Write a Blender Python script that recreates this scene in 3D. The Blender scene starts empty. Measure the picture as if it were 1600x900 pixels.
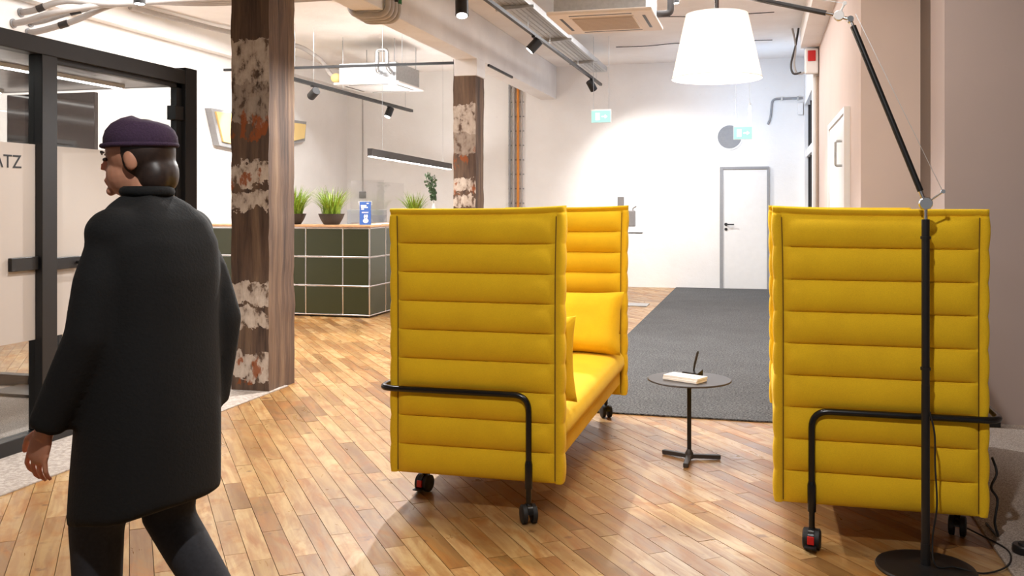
import bpy, math, random
from mathutils import Vector, Matrix, noise
random.seed(7)
PI = math.pi
SC = bpy.context.scene
COL = SC.collection

# ------------------------------------------------------------------ camera, world, exposure
F_PX, YAW, EYE, HORIZON = 1465.0, math.radians(14.9), 1.38, 320.0
cam_d = bpy.data.cameras.new('camera')
cam_d.sensor_width = 36.0
cam_d.lens = 36.0 * F_PX / 1600.0
cam_d.shift_y = -(450.0 - HORIZON) / 1600.0
cam_d.clip_start = 0.05
cam = bpy.data.objects.new('camera', cam_d)
cam.location = (0, 0, EYE)
cam.rotation_euler = (PI / 2, 0, YAW)
COL.objects.link(cam)
SC.camera = cam

w = bpy.data.worlds.new('world'); SC.world = w
w.use_nodes = True
w.node_tree.nodes['Background'].inputs[0].default_value = (1.0, 0.98, 0.96, 1)
w.node_tree.nodes['Background'].inputs[1].default_value = 0.18
vs = SC.view_settings
vs.view_transform = 'Standard'; vs.look = 'None'; vs.gamma = 1.0
vs.use_curve_mapping = False
vs.exposure = 0.35
SC.cycles.sample_clamp_indirect = 6.0
SC.cycles.max_bounces = 10
SC.cycles.transparent_max_bounces = 16

def area(name, loc, size, energy, color=(1, .99, .98), rot=(0, 0, 0)):
    l = bpy.data.lights.new(name, 'AREA'); l.shape = 'RECTANGLE'
    l.size, l.size_y = size; l.energy = energy; l.color = color
    o = bpy.data.objects.new(name, l); o.location = loc; o.rotation_euler = rot
    COL.objects.link(o); return o

# added soft fill lights below the ceiling, without fixtures of their own
area('fill_light_hall', (-.45, 5.1, 3.6), (1.4, 1.4), 62)
area('fill_light_reception', (-5.6, 9.6, 3.65), (2.2, 4.5), 185)
area('fill_light_corridor', (-1.0, 11.2, 3.68), (1.6, 5.0), 135)

# ------------------------------------------------------------------ materials
def lin(c):
    return tuple((x / 12.92 if x <= .04045 else ((x + .055) / 1.055) ** 2.4) for x in c)
def rgb(r, g, b):
    return lin((r / 255, g / 255, b / 255)) + (1,)

class NT:
    def __init__(self, name):
        self.m = bpy.data.materials.new(name); self.m.use_nodes = True
        self.t = self.m.node_tree; self.n = self.t.nodes; self.l = self.t.links
        self.p = self.n['Principled BSDF']; self.out = self.n['Material Output']
    def node(self, typ, **kw):
        nd = self.n.new(typ)
        for k, v in kw.items():
            if isinstance(k, str) and hasattr(nd, k): setattr(nd, k, v)
        return nd
    def link(self, a, b): self.l.new(a, b)
    def noise(self, scale, vec=None, detail=4, rough=.55, dist=0):
        nd = self.node('ShaderNodeTexNoise'); nd.inputs['Scale'].default_value = scale
        nd.inputs['Detail'].default_value = detail; nd.inputs['Roughness'].default_value = rough
        nd.inputs['Distortion'].default_value = dist
        if vec is not None: self.link(vec, nd.inputs['Vector'])
        return nd.outputs['Fac']
    def ramp(self, fac, stops, interp='LINEAR'):
        nd = self.node('ShaderNodeValToRGB'); cr = nd.color_ramp; cr.interpolation = interp
        while len(cr.elements) < len(stops): cr.elements.new(.5)
        for e, (p, c) in zip(cr.elements, stops):
            e.position = p; e.color = c if len(c) == 4 else tuple(c) + (1,)
        self.link(fac, nd.inputs[0]); return nd.outputs[0]
    def mix(self, fac, a, b, typ='MIX'):
        nd = self.node('ShaderNodeMix'); nd.data_type = 'RGBA'; nd.blend_type = typ
        for s, v in ((nd.inputs[0], fac), (nd.inputs[6], a), (nd.inputs[7], b)):
            if hasattr(v, 'is_linked'): self.link(v, s)
            else: s.default_value = v
        return nd.outputs[2]
    def math(self, op, a, b=0.0):
        nd = self.node('ShaderNodeMath'); nd.operation = op
        for s, v in ((nd.inputs[0], a), (nd.inputs[1], b)):
            if hasattr(v, 'is_linked'): self.link(v, s)
            else: s.default_value = v
        return nd.outputs[0]
    def pos(self, scale=(1, 1, 1), rotz=0):
        g = self.node('ShaderNodeNewGeometry'); mp = self.node('ShaderNodeMapping')
        mp.inputs['Scale'].default_value = scale; mp.inputs['Rotation'].default_value = (0, 0, rotz)
        self.link(g.outputs['Position'], mp.inputs['Vector']); return mp.outputs['Vector']
    def bump(self, h, strength=.2, dist=.01):
        b = self.node('ShaderNodeBump'); b.inputs['Strength'].default_value = strength
        b.inputs['Distance'].default_value = dist
        self.link(h, b.inputs['Height']); self.link(b.outputs[0], self.p.inputs['Normal'])
    def set(self, **kw):
        for k, v in kw.items():
            s = self.p.inputs[k.replace('_', ' ')]
            if hasattr(v, 'is_linked'): self.link(v, s)
            else: s.default_value = v
        return self

def plain(name, col, rough=.5, metal=0.0, var=.06, scale=30, bump=0.0, **kw):
    t = NT(name)
    n = t.noise(scale, t.pos())
    a = tuple(max(0, c * (1 - var)) for c in col[:3]) + (1,)
    b = tuple(min(1, c * (1 + var)) for c in col[:3]) + (1,)
    t.set(Base_Color=t.ramp(n, [(.3, a), (.7, b)]), Roughness=rough, Metallic=metal, **kw)
    if bump: t.bump(n, bump)
    return t.m

def emit(name, col, strength, base=None):
    t = NT(name)
    t.set(Base_Color=base or col, Emission_Color=col, Emission_Strength=strength)
    return t.m

def plaster(name, col, dark, amt=.5):
    t = NT(name); v = t.pos()
    n1 = t.noise(.9, v, 6, .6); n2 = t.noise(14, v, 5, .65); n3 = t.noise(60, v, 3)
    c = t.ramp(n1, [(.35, dark), (.62, col)])
    spots = t.ramp(n2, [(.27, tuple(x * .72 for x in col[:3]) + (1,)), (.33, (1, 1, 1, 1))])
    t.set(Base_Color=t.mix(amt, c, t.mix(1, c, spots, 'MULTIPLY')), Roughness=.85)
    t.bump(t.math('ADD', n2, t.math('MULTIPLY', n3, .4)), .25, .012)
    return t.m

M = {}
M['wall'] = plaster('white painted plaster', rgb(247, 245, 243), rgb(240, 237, 234), .25)
M['ceil'] = plaster('white painted concrete', rgb(246, 242, 238), rgb(236, 230, 225), .6)
M['beam'] = plaster('grey white painted concrete', rgb(230, 227, 225), rgb(216, 212, 210), .7)
M['pink'] = plain('dusty pink wall paint', rgb(214, 194, 184), .8, var=.025, scale=2)
M['mauve'] = plain('mauve wall paint', rgb(172, 155, 149), .8, var=.02, scale=2)
M['brown_door'] = plain('dark brown door paint', rgb(96, 80, 70), .5, var=.04, scale=3)
M['black'] = plain('black powder coat', rgb(22, 21, 22), .42, 0, .1, 40)
M['black_gloss'] = plain('black lacquered tube', rgb(14, 14, 15), .22, 0, .1, 40)
M['rubber'] = plain('black rubber', rgb(20, 20, 21), .6, 0, .1, 60)
M['dark_grey'] = plain('anthracite metal', rgb(62, 58, 57), .5, .2, .06, 60)
M['steel'] = plain('galvanised steel', rgb(186, 188, 190), .38, .85, .1, 25)
M['chrome'] = plain('polished chrome', rgb(225, 225, 228), .12, 1, .02, 20)
M['white'] = plain('white lacquer', rgb(238, 236, 234), .4, 0, .02, 10)
M['cream'] = plain('cream plastic', rgb(232, 218, 206), .5, 0, .02, 10)
M['grille'] = plain('beige grille', rgb(168, 148, 132), .6, 0, .1, 120)
M['grey_plastic'] = plain('grey plastic', rgb(150, 150, 152), .5, 0, .05, 20)
M['grey_pipe'] = plain('light grey conduit', rgb(176, 170, 166), .5, 0, .08, 15)
M['orange'] = plain('orange cable', rgb(222, 140, 50), .5, 0, .05, 15)
M['red'] = plain('red plastic', rgb(200, 24, 22), .35, 0, .05, 30)
M['green_clip'] = plain('green clip', rgb(30, 110, 60), .5, 0, .05, 30)
M['paper'] = plain('white paper', rgb(244, 242, 240), .7, 0, .02, 40)
M['ink'] = plain('black ink', rgb(25, 25, 28), .7, 0, .05, 40)
M['wood_top'] = plain('oak edge', rgb(206, 160, 118), .45, 0, .12, 18)
M['olive'] = plain('olive green lacquered steel', rgb(52, 56, 32), .28, 0, .04, 4)
M['blue'] = plain('blue print', rgb(38, 84, 160), .5, 0, .04, 30)
M['skyblue'] = plain('pale blue print', rgb(130, 175, 225), .5, 0, .04, 30)
M['art'] = plain('pale yellow panel', rgb(238, 208, 140), .6, 0, .03, 5)
M['pot'] = plain('dark stoneware', rgb(58, 54, 54), .6, 0, .1, 40)
M['soil'] = plain('potting soil', rgb(60, 48, 38), .9, 0, .3, 90)
M['grass'] = plain('grass blades', rgb(132, 160, 46), .55, 0, .5, 45)
M['leaf'] = plain('eucalyptus leaf', rgb(84, 108, 76), .55, 0, .3, 35)
M['ceramic'] = plain('white ceramic', rgb(240, 240, 240), .25, 0, .02, 15)
M['led'] = emit('led strip', (1, .97, .92, 1), 9)
M['uplight'] = emit('uplight strip', (1, .98, .96, 1), 48)
M['spot_lens'] = emit('spot lens', (1, .96, .9, 1), 14)
M['bulb'] = emit('bulb', (1, .93, .84, 1), 18)
M['exit'] = emit('exit sign face', (.38, .80, .74, 1), .62, (.2, .3, .28, 1))
M['exit_mark'] = emit('exit sign marking', (.9, 1, .97, 1), 1.0)
M['skin'] = plain('skin', rgb(196, 138, 110), .5, 0, .06, 20, Subsurface_Weight=.1)
M['hair'] = plain('dark brown hair', rgb(46, 32, 26), .45, 0, .3, 70)
M['cap'] = plain('dark purple knit', rgb(58, 38, 62), .9, 0, .2, 160, .3)
M['coat'] = plain('black wool', rgb(9, 9, 10), .9, 0, .25, 120, .2)
M['trouser'] = plain('charcoal trousers', rgb(40, 40, 45), .85, 0, .2, 90)
M['shoe'] = plain('black leather', rgb(24, 24, 28), .4, 0, .1, 40)
M['eye'] = plain('eye', rgb(40, 28, 22), .2)
M['night'] = plain('dark night glazing', rgb(16, 17, 20), .06, 0, .05, 2)
M['screen'] = plain('glossy black reflection panel', rgb(24, 24, 27), .08, 0, .05, 2)
M['brush'] = None

def fabric():
    t = NT('yellow wool felt'); v = t.pos()
    n1 = t.noise(420, v, 2); n2 = t.noise(7, v, 4)
    c = t.ramp(n2, [(.3, rgb(219, 173, 4)), (.7, rgb(232, 188, 8))])
    t.set(Base_Color=t.mix(.35, c, t.ramp(n1, [(.3, rgb(192, 147, 0)), (.7, rgb(243, 203, 24))])), Roughness=.88,
          Sheen_Weight=.25, Sheen_Roughness=.5)
    t.p.inputs['Sheen Tint'].default_value = rgb(255, 225, 120)
    t.bump(n1, .25, .002); return t.m
M['yellow'] = fabric()
M['seam'] = plain('dark mustard seam', rgb(104, 74, 8), .9)

PLANK_A = math.radians(37.1)          # direction of the boards, from +Y towards -X
def wood():
    t = NT('worn maple boards')
    rot = -PLANK_A
    at = t.node('ShaderNodeAttribute'); at.attribute_name = 'tone'
    sep = t.node('ShaderNodeSeparateColor'); t.link(at.outputs['Color'], sep.inputs[0])
    g = t.node('ShaderNodeNewGeometry'); mp = t.node('ShaderNodeMapping')
    mp.inputs['Rotation'].default_value = (0, 0, rot); mp.inputs['Scale'].default_value = (1, 1, 1)
    t.link(g.outputs['Position'], mp.inputs['Vector'])
    off = t.node('ShaderNodeCombineXYZ')
    t.link(t.math('MULTIPLY', sep.outputs[1], 37.0), off.inputs[0]); t.link(t.math('MULTIPLY', sep.outputs[1], 91.0), off.inputs[1])
    add = t.node('ShaderNodeVectorMath'); t.link(mp.outputs[0], add.inputs[0]); t.link(off.outputs[0], add.inputs[1])
    st = t.node('ShaderNodeMapping'); st.inputs['Scale'].default_value = (26, 2.6, 1); t.link(add.outputs[0], st.inputs['Vector'])
    grain = t.noise(1.0, st.outputs[0], 5, .6, .6)
    bl = t.node('ShaderNodeMapping'); bl.inputs['Scale'].default_value = (7, 3.0, 1); t.link(add.outputs[0], bl.inputs['Vector'])
    blot = t.noise(1.0, bl.outputs[0], 5, .62, 1.2)
    big = t.noise(.8, g.outputs['Position'], 3)
    base = t.ramp(sep.outputs[0], [(0, rgb(124, 90, 50)), (.2, rgb(152, 116, 68)), (.6, rgb(174, 139, 88)), (1, rgb(194, 162, 112))])
    c = t.mix(t.ramp(blot, [(.46, (0, 0, 0)), (.66, (.8, .8, .8))]), base, rgb(164, 106, 36))
    c = t.mix(t.ramp(grain, [(.42, (.55, .55, .55)), (.6, (0, 0, 0))]), c, t.mix(1, c, rgb(196, 160, 120), 'MULTIPLY'))
    knot = t.noise(9, add.outputs[0], 3, .5)
    c = t.mix(t.ramp(knot, [(.66, (0, 0, 0)), (.73, (.8, .8, .8))]), c, rgb(96, 58, 28))
    c = t.mix(t.ramp(big, [(.35, (.35, .35, .35)), (.62, (0, 0, 0))]), c, rgb(108, 80, 58))
    t.set(Base_Color=c, Roughness=t.ramp(blot, [(.3, (.26, .26, .26)), (.8, (.48, .48, .48))]))
    t.bump(grain, .08, .003); return t.m
M['wood'] = wood()
M['gap'] = plain('dark joint', rgb(58, 40, 26), .9, 0, .2, 20)

def carpet(name, c0, c1, sc=260):
    t = NT(name); v = t.pos(); n = t.noise(sc, v, 2, .7); n2 = t.noise(3, v, 4)
    t.set(Base_Color=t.mix(t.ramp(n2, [(.3, (.0, .0, .0)), (.8, (.3, .3, .3))]), t.ramp(n, [(.36, c0), (.64, c1)]), c0), Roughness=.95)
    t.bump(n, .7, .006); return t.m
M['carpet_dark'] = carpet('charcoal flecked carpet', rgb(32, 32, 33), rgb(108, 107, 107), 75)
M['carpet_beige'] = carpet('beige grey carpet', rgb(128, 116, 108), rgb(192, 180, 170), 150)
M['concrete'] = carpet('bare screed strip', rgb(150, 138, 128), rgb(186, 174, 164), 40)

def column_mat():
    t = NT('weathered column'); 
    v = t.pos((11, 11, .8)); streak = t.noise(1.0, v, 6, .65, .4)
    base = t.ramp(streak, [(.28, rgb(40, 30, 25)), (.45, rgb(84, 64, 52)), (.6, rgb(110, 87, 68)), (.75, rgb(136, 112, 90))])
    g = t.node('ShaderNodeNewGeometry'); sp = t.node('ShaderNodeSeparateXYZ'); t.link(g.outputs['Position'], sp.inputs[0])
    sn = t.node('ShaderNodeSeparateXYZ'); t.link(g.outputs['Normal'], sn.inputs[0])
    n1 = t.noise(6, t.pos(), 6, .65, .3); n2 = t.noise(16, t.pos((1, 1, .6)), 5, .6)
    zz = t.math('ADD', t.math('DIVIDE', sp.outputs[2], 3.4), t.math('MULTIPLY', t.math('SUBTRACT', n1, .5), .09))
    k = lambda z: z / 3.4
    B, W = (0, 0, 0), (1, 1, 1)
    band = t.ramp(zz, [(0, B), (k(.08), W), (k(.27), B), (k(.47), W), (k(.61), B), (k(.64), W), (k(.80), B), (k(1.33), W), (k(1.48), B),
                       (k(1.52), W), (k(1.68), B), (k(1.98), (.5, .5, .5)), (k(2.28), (.85, .85, .85)), (k(2.60), B)], 'CONSTANT')
    front = t.math('LESS_THAN', sn.outputs[1], -.5)
    patch = t.math('MULTIPLY', t.math('MULTIPLY', band, front), t.ramp(n2, [(.36, B), (.44, W)]))
    plc = t.ramp(n2, [(.35, rgb(140, 122, 108)), (.5, rgb(186, 170, 156)), (.7, rgb(206, 192, 178))])
    c = t.mix(patch, base, plc)
    rust_z = t.ramp(zz, [(0, B), (k(.05), W), (k(.24), B), (k(1.5), W), (k(1.62), B), (k(1.85), W), (k(2.12), B)], 'CONSTANT')
    rust = t.math('MULTIPLY', t.math('MULTIPLY', rust_z, front), t.ramp(t.noise(11, t.pos((1, 1, .5)), 5, .6), [(.52, B), (.58, (.9, .9, .9))]))
    c = t.mix(rust, c, rgb(140, 72, 28))
    t.set(Base_Color=c, Roughness=.85)
    t.bump(t.math('ADD', t.math('MULTIPLY', patch, .5), streak), .5, .02); return t.m
M['column'] = column_mat()

def brushed():
    t = NT('dark galvanised sheet'); n = t.noise(5, t.pos(), 6, .7, .8)
    t.set(Base_Color=t.ramp(n, [(.3, rgb(60, 56, 56)), (.7, rgb(118, 112, 112))]), Metallic=.8, Roughness=.35); return t.m
M['brush'] = brushed()

def glass(name, tint=(1, 1, 1, 1), refl=.08):
    t = NT(name); t.n.remove(t.p)
    tr = t.node('ShaderNodeBsdfTransparent'); tr.inputs[0].default_value = tint
    gl = t.node('ShaderNodeBsdfGlossy'); gl.inputs['Roughness'].default_value = .01
    fr = t.node('ShaderNodeLayerWeight'); fr.inputs[0].default_value = .5
    mx = t.node('ShaderNodeMixShader'); t.link(t.math('ADD', t.math('MULTIPLY', t.math('POWER', fr.outputs['Facing'], 5.0), .9), refl * .6), mx.inputs[0])
    t.link(tr.outputs[0], mx.inputs[1]); t.link(gl.outputs[0], mx.inputs[2]); t.link(mx.outputs[0], t.out.inputs[0])
    return t.m
M['glass'] = glass('clear glass', (.93, .94, .94, 1))
M['acrylic'] = glass('clear acrylic', (.97, .97, .97, 1), .07)
def frosted():
    t = NT('frosted film'); t.n.remove(t.p)
    tr = t.node('ShaderNodeBsdfTransparent'); tr.inputs[0].default_value = (.9, .88, .86, 1)
    df = t.node('ShaderNodeBsdfDiffuse'); df.inputs[0].default_value = rgb(214, 204, 196)
    tl = t.node('ShaderNodeBsdfTranslucent'); tl.inputs[0].default_value = rgb(226, 216, 208)
    m1 = t.node('ShaderNodeMixShader'); m1.inputs[0].default_value = .5
    t.link(df.outputs[0], m1.inputs[1]); t.link(tl.outputs[0], m1.inputs[2])
    m2 = t.node('ShaderNodeMixShader'); m2.inputs[0].default_value = .86
    t.link(tr.outputs[0], m2.inputs[1]); t.link(m1.outputs[0], m2.inputs[2]); t.link(m2.outputs[0], t.out.inputs[0])
    return t.m
M['film'] = frosted()
def shade_mat():
    t = NT('white lampshade fabric'); t.n.remove(t.p)
    df = t.node('ShaderNodeBsdfDiffuse'); df.inputs[0].default_value = rgb(246, 242, 238)
    tl = t.node('ShaderNodeBsdfTranslucent'); tl.inputs[0].default_value = rgb(252, 246, 240)
    m1 = t.node('ShaderNodeMixShader'); m1.inputs[0].default_value = .5
    t.link(df.outputs[0], m1.inputs[1]); t.link(tl.outputs[0], m1.inputs[2]); t.link(m1.outputs[0], t.out.inputs[0]); return t.m
M['shade'] = shade_mat()

# ------------------------------------------------------------------ mesh helpers
ORG = {}
class MB:
    def __init__(self): self.v = []; self.f = []
    def add(self, vs_, fs_):
        b = len(self.v); self.v += [Vector(p) for p in vs_]; self.f += [tuple(i + b for i in f) for f in fs_]; return self
    def box(self, x0, x1, y0, y1, z0, z1):
        return self.add([(x0, y0, z0), (x1, y0, z0), (x1, y1, z0), (x0, y1, z0), (x0, y0, z1), (x1, y0, z1), (x1, y1, z1), (x0, y1, z1)],
                        [(0, 3, 2, 1), (4, 5, 6, 7), (0, 1, 5, 4), (1, 2, 6, 5), (2, 3, 7, 6), (3, 0, 4, 7)])
    def bar(self, p0, p1, wx, wy, up=(0, 0, 1)):
        p0, p1 = Vector(p0), Vector(p1); d = (p1 - p0).normalized(); u = Vector(up)
        if abs(d.dot(u)) > .98: u = Vector((0, 1, 0))
        s = d.cross(u).normalized(); u = s.cross(d)
        q = []
        for p in (p0, p1):
            for a, b in ((-1, -1), (1, -1), (1, 1), (-1, 1)): q.append(p + s * a * wx / 2 + u * b * wy / 2)
        return self.add(q, [(3, 2, 1, 0), (4, 5, 6, 7), (0, 1, 5, 4), (1, 2, 6, 5), (2, 3, 7, 6), (3, 0, 4, 7)])
    def tube(self, pts, r, seg=10, caps=True):
        pts = [Vector(p) for p in pts]; n = len(pts); rs = r if isinstance(r, (list, tuple)) else [r] * n
        t0 = (pts[1] - pts[0]).normalized()
        u = t0.cross(Vector((0, 0, 1)));
        if u.length < .05: u = t0.cross(Vector((1, 0, 0)))
        u.normalize(); vs_, fs_ = [], []
        for i, p in enumerate(pts):
            a = pts[max(i - 1, 0)]; b = pts[min(i + 1, n - 1)]; t = (b - a).normalized()
            u = (u - t * u.dot(t)).normalized(); w_ = t.cross(u)
            for k in range(seg):
                an = 2 * PI * k / seg; vs_.append(p + (u * math.cos(an) + w_ * math.sin(an)) * rs[i])
        for i in range(n - 1):
            for k in range(seg):
                k2 = (k + 1) % seg; fs_.append((i * seg + k, i * seg + k2, (i + 1) * seg + k2, (i + 1) * seg + k))
        if caps: fs_ += [tuple(reversed(range(seg))), tuple(range((n - 1) * seg, n * seg))]
        return self.add(vs_, fs_)
    def lathe(self, c, prof, seg=32, axis='z', closed=True):
        c = Vector(c); vs_, fs_ = [], []; n = len(prof)
        for r, h in prof:
            for k in range(seg):
                a = 2 * PI * k / seg; x, y = r * math.cos(a), r * math.sin(a)
                vs_.append(c + (Vector((x, y, h)) if axis == 'z' else Vector((x, h, y)) if axis == 'y' else Vector((h, x, y))))
        for i in range(n - 1):
            for k in range(seg):
                k2 = (k + 1) % seg; fs_.append((i * seg + k, i * seg + k2, (i + 1) * seg + k2, (i + 1) * seg + k))
        if closed: fs_ += [tuple(reversed(range(seg))), tuple(range((n - 1) * seg, n * seg))]
        return self.add(vs_, fs_)
    def ell(self, c, r, rot=None, nu=20, nv=12, p=1.0):
        c = Vector(c); R = rot or Matrix.Identity(3); vs_, fs_ = [], []
        sg = lambda x: math.copysign(abs(x) ** p, x)
        for j in range(nv + 1):
            th = PI * j / nv
            for k in range(nu):
                ph = 2 * PI * k / nu
                vs_.append(c + R @ Vector((r[0] * sg(math.sin(th)) * sg(math.cos(ph)), r[1] * sg(math.sin(th)) * sg(math.sin(ph)), r[2] * sg(math.cos(th)))))
        for j in range(nv):
            for k in range(nu):
                k2 = (k + 1) % nu; fs_.append((j * nu + k, (j + 1) * nu + k, (j + 1) * nu + k2, j * nu + k2))
        return self.add(vs_, fs_)
    def prism(self, poly, off):       # polygon (list of 3d points) extruded by the vector off
        n = len(poly); off = Vector(off); a = [Vector(p) for p in poly]
        return self.add(a + [p + off for p in a], [tuple(reversed(range(n))), tuple(range(n, 2 * n))] + [(i, (i + 1) % n, n + (i + 1) % n, n + i) for i in range(n)])
    def loft(self, rings):
        n = len(rings[0]); vs_, fs_ = [], []
        for r in rings: vs_ += r
        for i in range(len(rings) - 1):
            for k in range(n):
                k2 = (k + 1) % n; fs_.append((i * n + k, i * n + k2, (i + 1) * n + k2, (i + 1) * n + k))
        fs_ += [tuple(reversed(range(n))), tuple(range((len(rings) - 1) * n, len(rings) * n))]
        return self.add(vs_, fs_)
    def build(self, name, m, parent=None, smooth=False, bevel=0, seg=2):
        me = bpy.data.meshes.new(name); o = bpy.data.objects.new(name, me); COL.objects.link(o)
        base = ORG.get(parent.name, Vector((0, 0, 0))) if parent else Vector((0, 0, 0))
        me.from_pydata([tuple(p - base) for p in self.v], [], self.f); me.update()
        import bmesh
        bm = bmesh.new(); bm.from_mesh(me); bmesh.ops.recalc_face_normals(bm, faces=bm.faces); bm.to_mesh(me); bm.free()
        me.materials.append(M[m] if isinstance(m, str) else m)
        if smooth:
            for p in me.polygons: p.use_smooth = True
            me.set_sharp_from_angle(angle=math.radians(smooth if smooth is not True else 50))
        if parent: o.parent = parent
        ORG[o.name] = base
        if bevel:
            b = o.modifiers.new('bevel', 'BEVEL'); b.width = bevel; b.segments = seg; b.limit_method = 'ANGLE'
        return o

def tag(o, label, cat, group=None):
    o['label'] = label; o['category'] = cat
    if group: o['group'] = group
    return o
def struct(o, label=None):
    o['kind'] = 'structure'
    if label: o['label'] = label
    return o
def root(name, loc, label, cat, group=None):
    e = bpy.data.objects.new(name, None); e.location = loc; e.empty_display_size = .1; COL.objects.link(e)
    ORG[e.name] = Vector(loc); return tag(e, label, cat, group)
def fillet(pts, r, n=6):
    pts = [Vector(p) for p in pts]; out = [pts[0]]
    for i in range(1, len(pts) - 1):
        p = pts[i]; a = (pts[i - 1] - p); b = (pts[i + 1] - p)
        ra = min(r, a.length * .49, b.length * .49); a = p + a.normalized() * ra; b = p + b.normalized() * ra
        for k in range(n + 1):
            t = k / n; out.append(a * (1 - t) ** 2 + p * 2 * t * (1 - t) + b * t * t)
    return out + [pts[-1]]
def spline(pts, n=8):
    pts = [Vector(p) for p in pts]; q = [pts[0]] + pts + [pts[-1]]; out = []
    for i in range(1, len(q) - 2):
        for k in range(n):
            t = k / n; a, b, c, d = q[i - 1], q[i], q[i + 1], q[i + 2]
            out.append(.5 * (2 * b + (c - a) * t + (2 * a - 5 * b + 4 * c - d) * t * t + (3 * b - a - 3 * c + d) * t ** 3))
    return out + [pts[-1]]
def spot_light(name, loc, tgt, energy, angle, parent, blend=.35, color=(1, .985, .965), size=.05):
    l = bpy.data.lights.new(name, 'SPOT'); l.energy = energy; l.spot_size = math.radians(angle); l.spot_blend = blend
    l.color = color; l.shadow_soft_size = size
    o = bpy.data.objects.new(name, l); d = Vector(tgt) - Vector(loc)
    base = ORG.get(parent.name, Vector()) if parent else Vector()
    o.location = Vector(loc) - base; o.rotation_euler = d.to_track_quat('-Z', 'Y').to_euler(); o.parent = parent
    COL.objects.link(o); return o

# ------------------------------------------------------------------ the room
ZC, XL, YF = 3.75, -7.3, 15.75
XR, XW = .73, .66
struct(MB().box(XL - .2, XR + 3.3, YF, YF + .2, -.1, ZC + .2).build('wall_far', 'wall'), 'white plaster wall at the end of the hall')
struct(MB().box(XL - .2, XL, -4, YF, -.1, ZC + .2).build('wall_left', 'wall'))
struct(MB().box(XL, XL + .14, -4, YF, 3.46, ZC).build('trim_1', 'wall'), 'shallow white ledge under the ceiling on the left wall')
struct(MB().box(XL - .2, 4.2, -4, YF + .2, ZC, ZC + .2).build('ceiling', 'ceil'))
# right side: window wall, jog, pink wall, recess with brown door, mauve wall
wr = MB()
WY0, WY1, WZ0, WZ1 = 13.35, 15.45, 1.0, 2.95
wr.box(XW, XW + .5, 13.0, WY0, -.1, ZC).box(XW, XW + .5, WY1, YF, -.1, ZC)
wr.box(XW, XW + .5, WY0, WY1, -.1, WZ0).box(XW, XW + .5, WY0, WY1, WZ1, ZC)
struct(wr.build('wall_window_side', 'wall'), 'white wall around the tall dark window')
struct(MB().box(XR, XR + .43, 7.57, 13.0, -.1, ZC).build('wall_right', 'pink'), 'dusty pink side wall')
struct(MB().box(1.16, 1.9, 7.57, 7.75, -.1, ZC).build('wall_recess', 'pink'))
struct(MB().box(1.12, 4.2, 6.44, 6.95, -.1, ZC).build('wall_front_right', 'mauve'), 'mauve wall behind the beige carpet')
struct(MB().box(4.0, 4.2, -4, 6.44, -.1, ZC).build('wall_east', 'mauve'))
struct(MB().box(1.15, 1.2, 6.95, 7.57, 0, ZC).build('door_3', 'brown_door'), 'dark brown full height panel in the recess')
struct(MB().box(.5, XR, -4, 13.0, 3.45, ZC).build('trim_2', 'ceil'), 'cream downstand beam along the pink wall')
# main beam over the columns
struct(MB().box(-3.68, -3.4, -4, YF, 3.19, ZC).build('trim_3', 'beam', bevel=.01), 'long concrete ceiling beam over the two columns')
struct(MB().box(-3.415, -3.39, 11.6, 12.8, 3.165, 3.195).build('trim_4', 'black'))
# concrete columns
def column(x1, y0, wx, wy, label):
    m = MB(); n = 14; rings = []
    for i in range(n * 3 + 1):
        z = 3.19 * i / (n * 3); ring = []
        pts = []
        for (a, b, c, d) in ((0, 0, 1, 0), (1, 0, 1, 1), (1, 1, 0, 1), (0, 1, 0, 0)):
            for k in range(6):
                t = k / 6; pts.append((a + (c - a) * t, b + (d - b) * t))
        for (s, t) in pts:
            p = Vector((x1 - wx + wx * s, y0 + wy * t, z))
            nn = noise.noise_vector(p * 5.0) * .008 + noise.noise_vector(p * 17.0) * .004
            nn.z = 0; ring.append(p + nn)
        rings.append(ring)
    m.loft(rings); return struct(m.build('column', 'column', smooth=40), label)
c1 = column(-3.5, 6.2, .31, .39, 'weathered brown column with plaster patches nearest the glass office'); c1.name = 'trim_5'
c2 = column(-3.42, 11.1, .29, .35, 'weathered brown column beyond the reception counter'); c2.name = 'trim_6'
m = MB().box(-3.70, -3.40, 11.09, 11.46, 2.98, 3.2)
struct(m.build('trim_7', 'beam', bevel=.01), 'painted head of the farther column')

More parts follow.
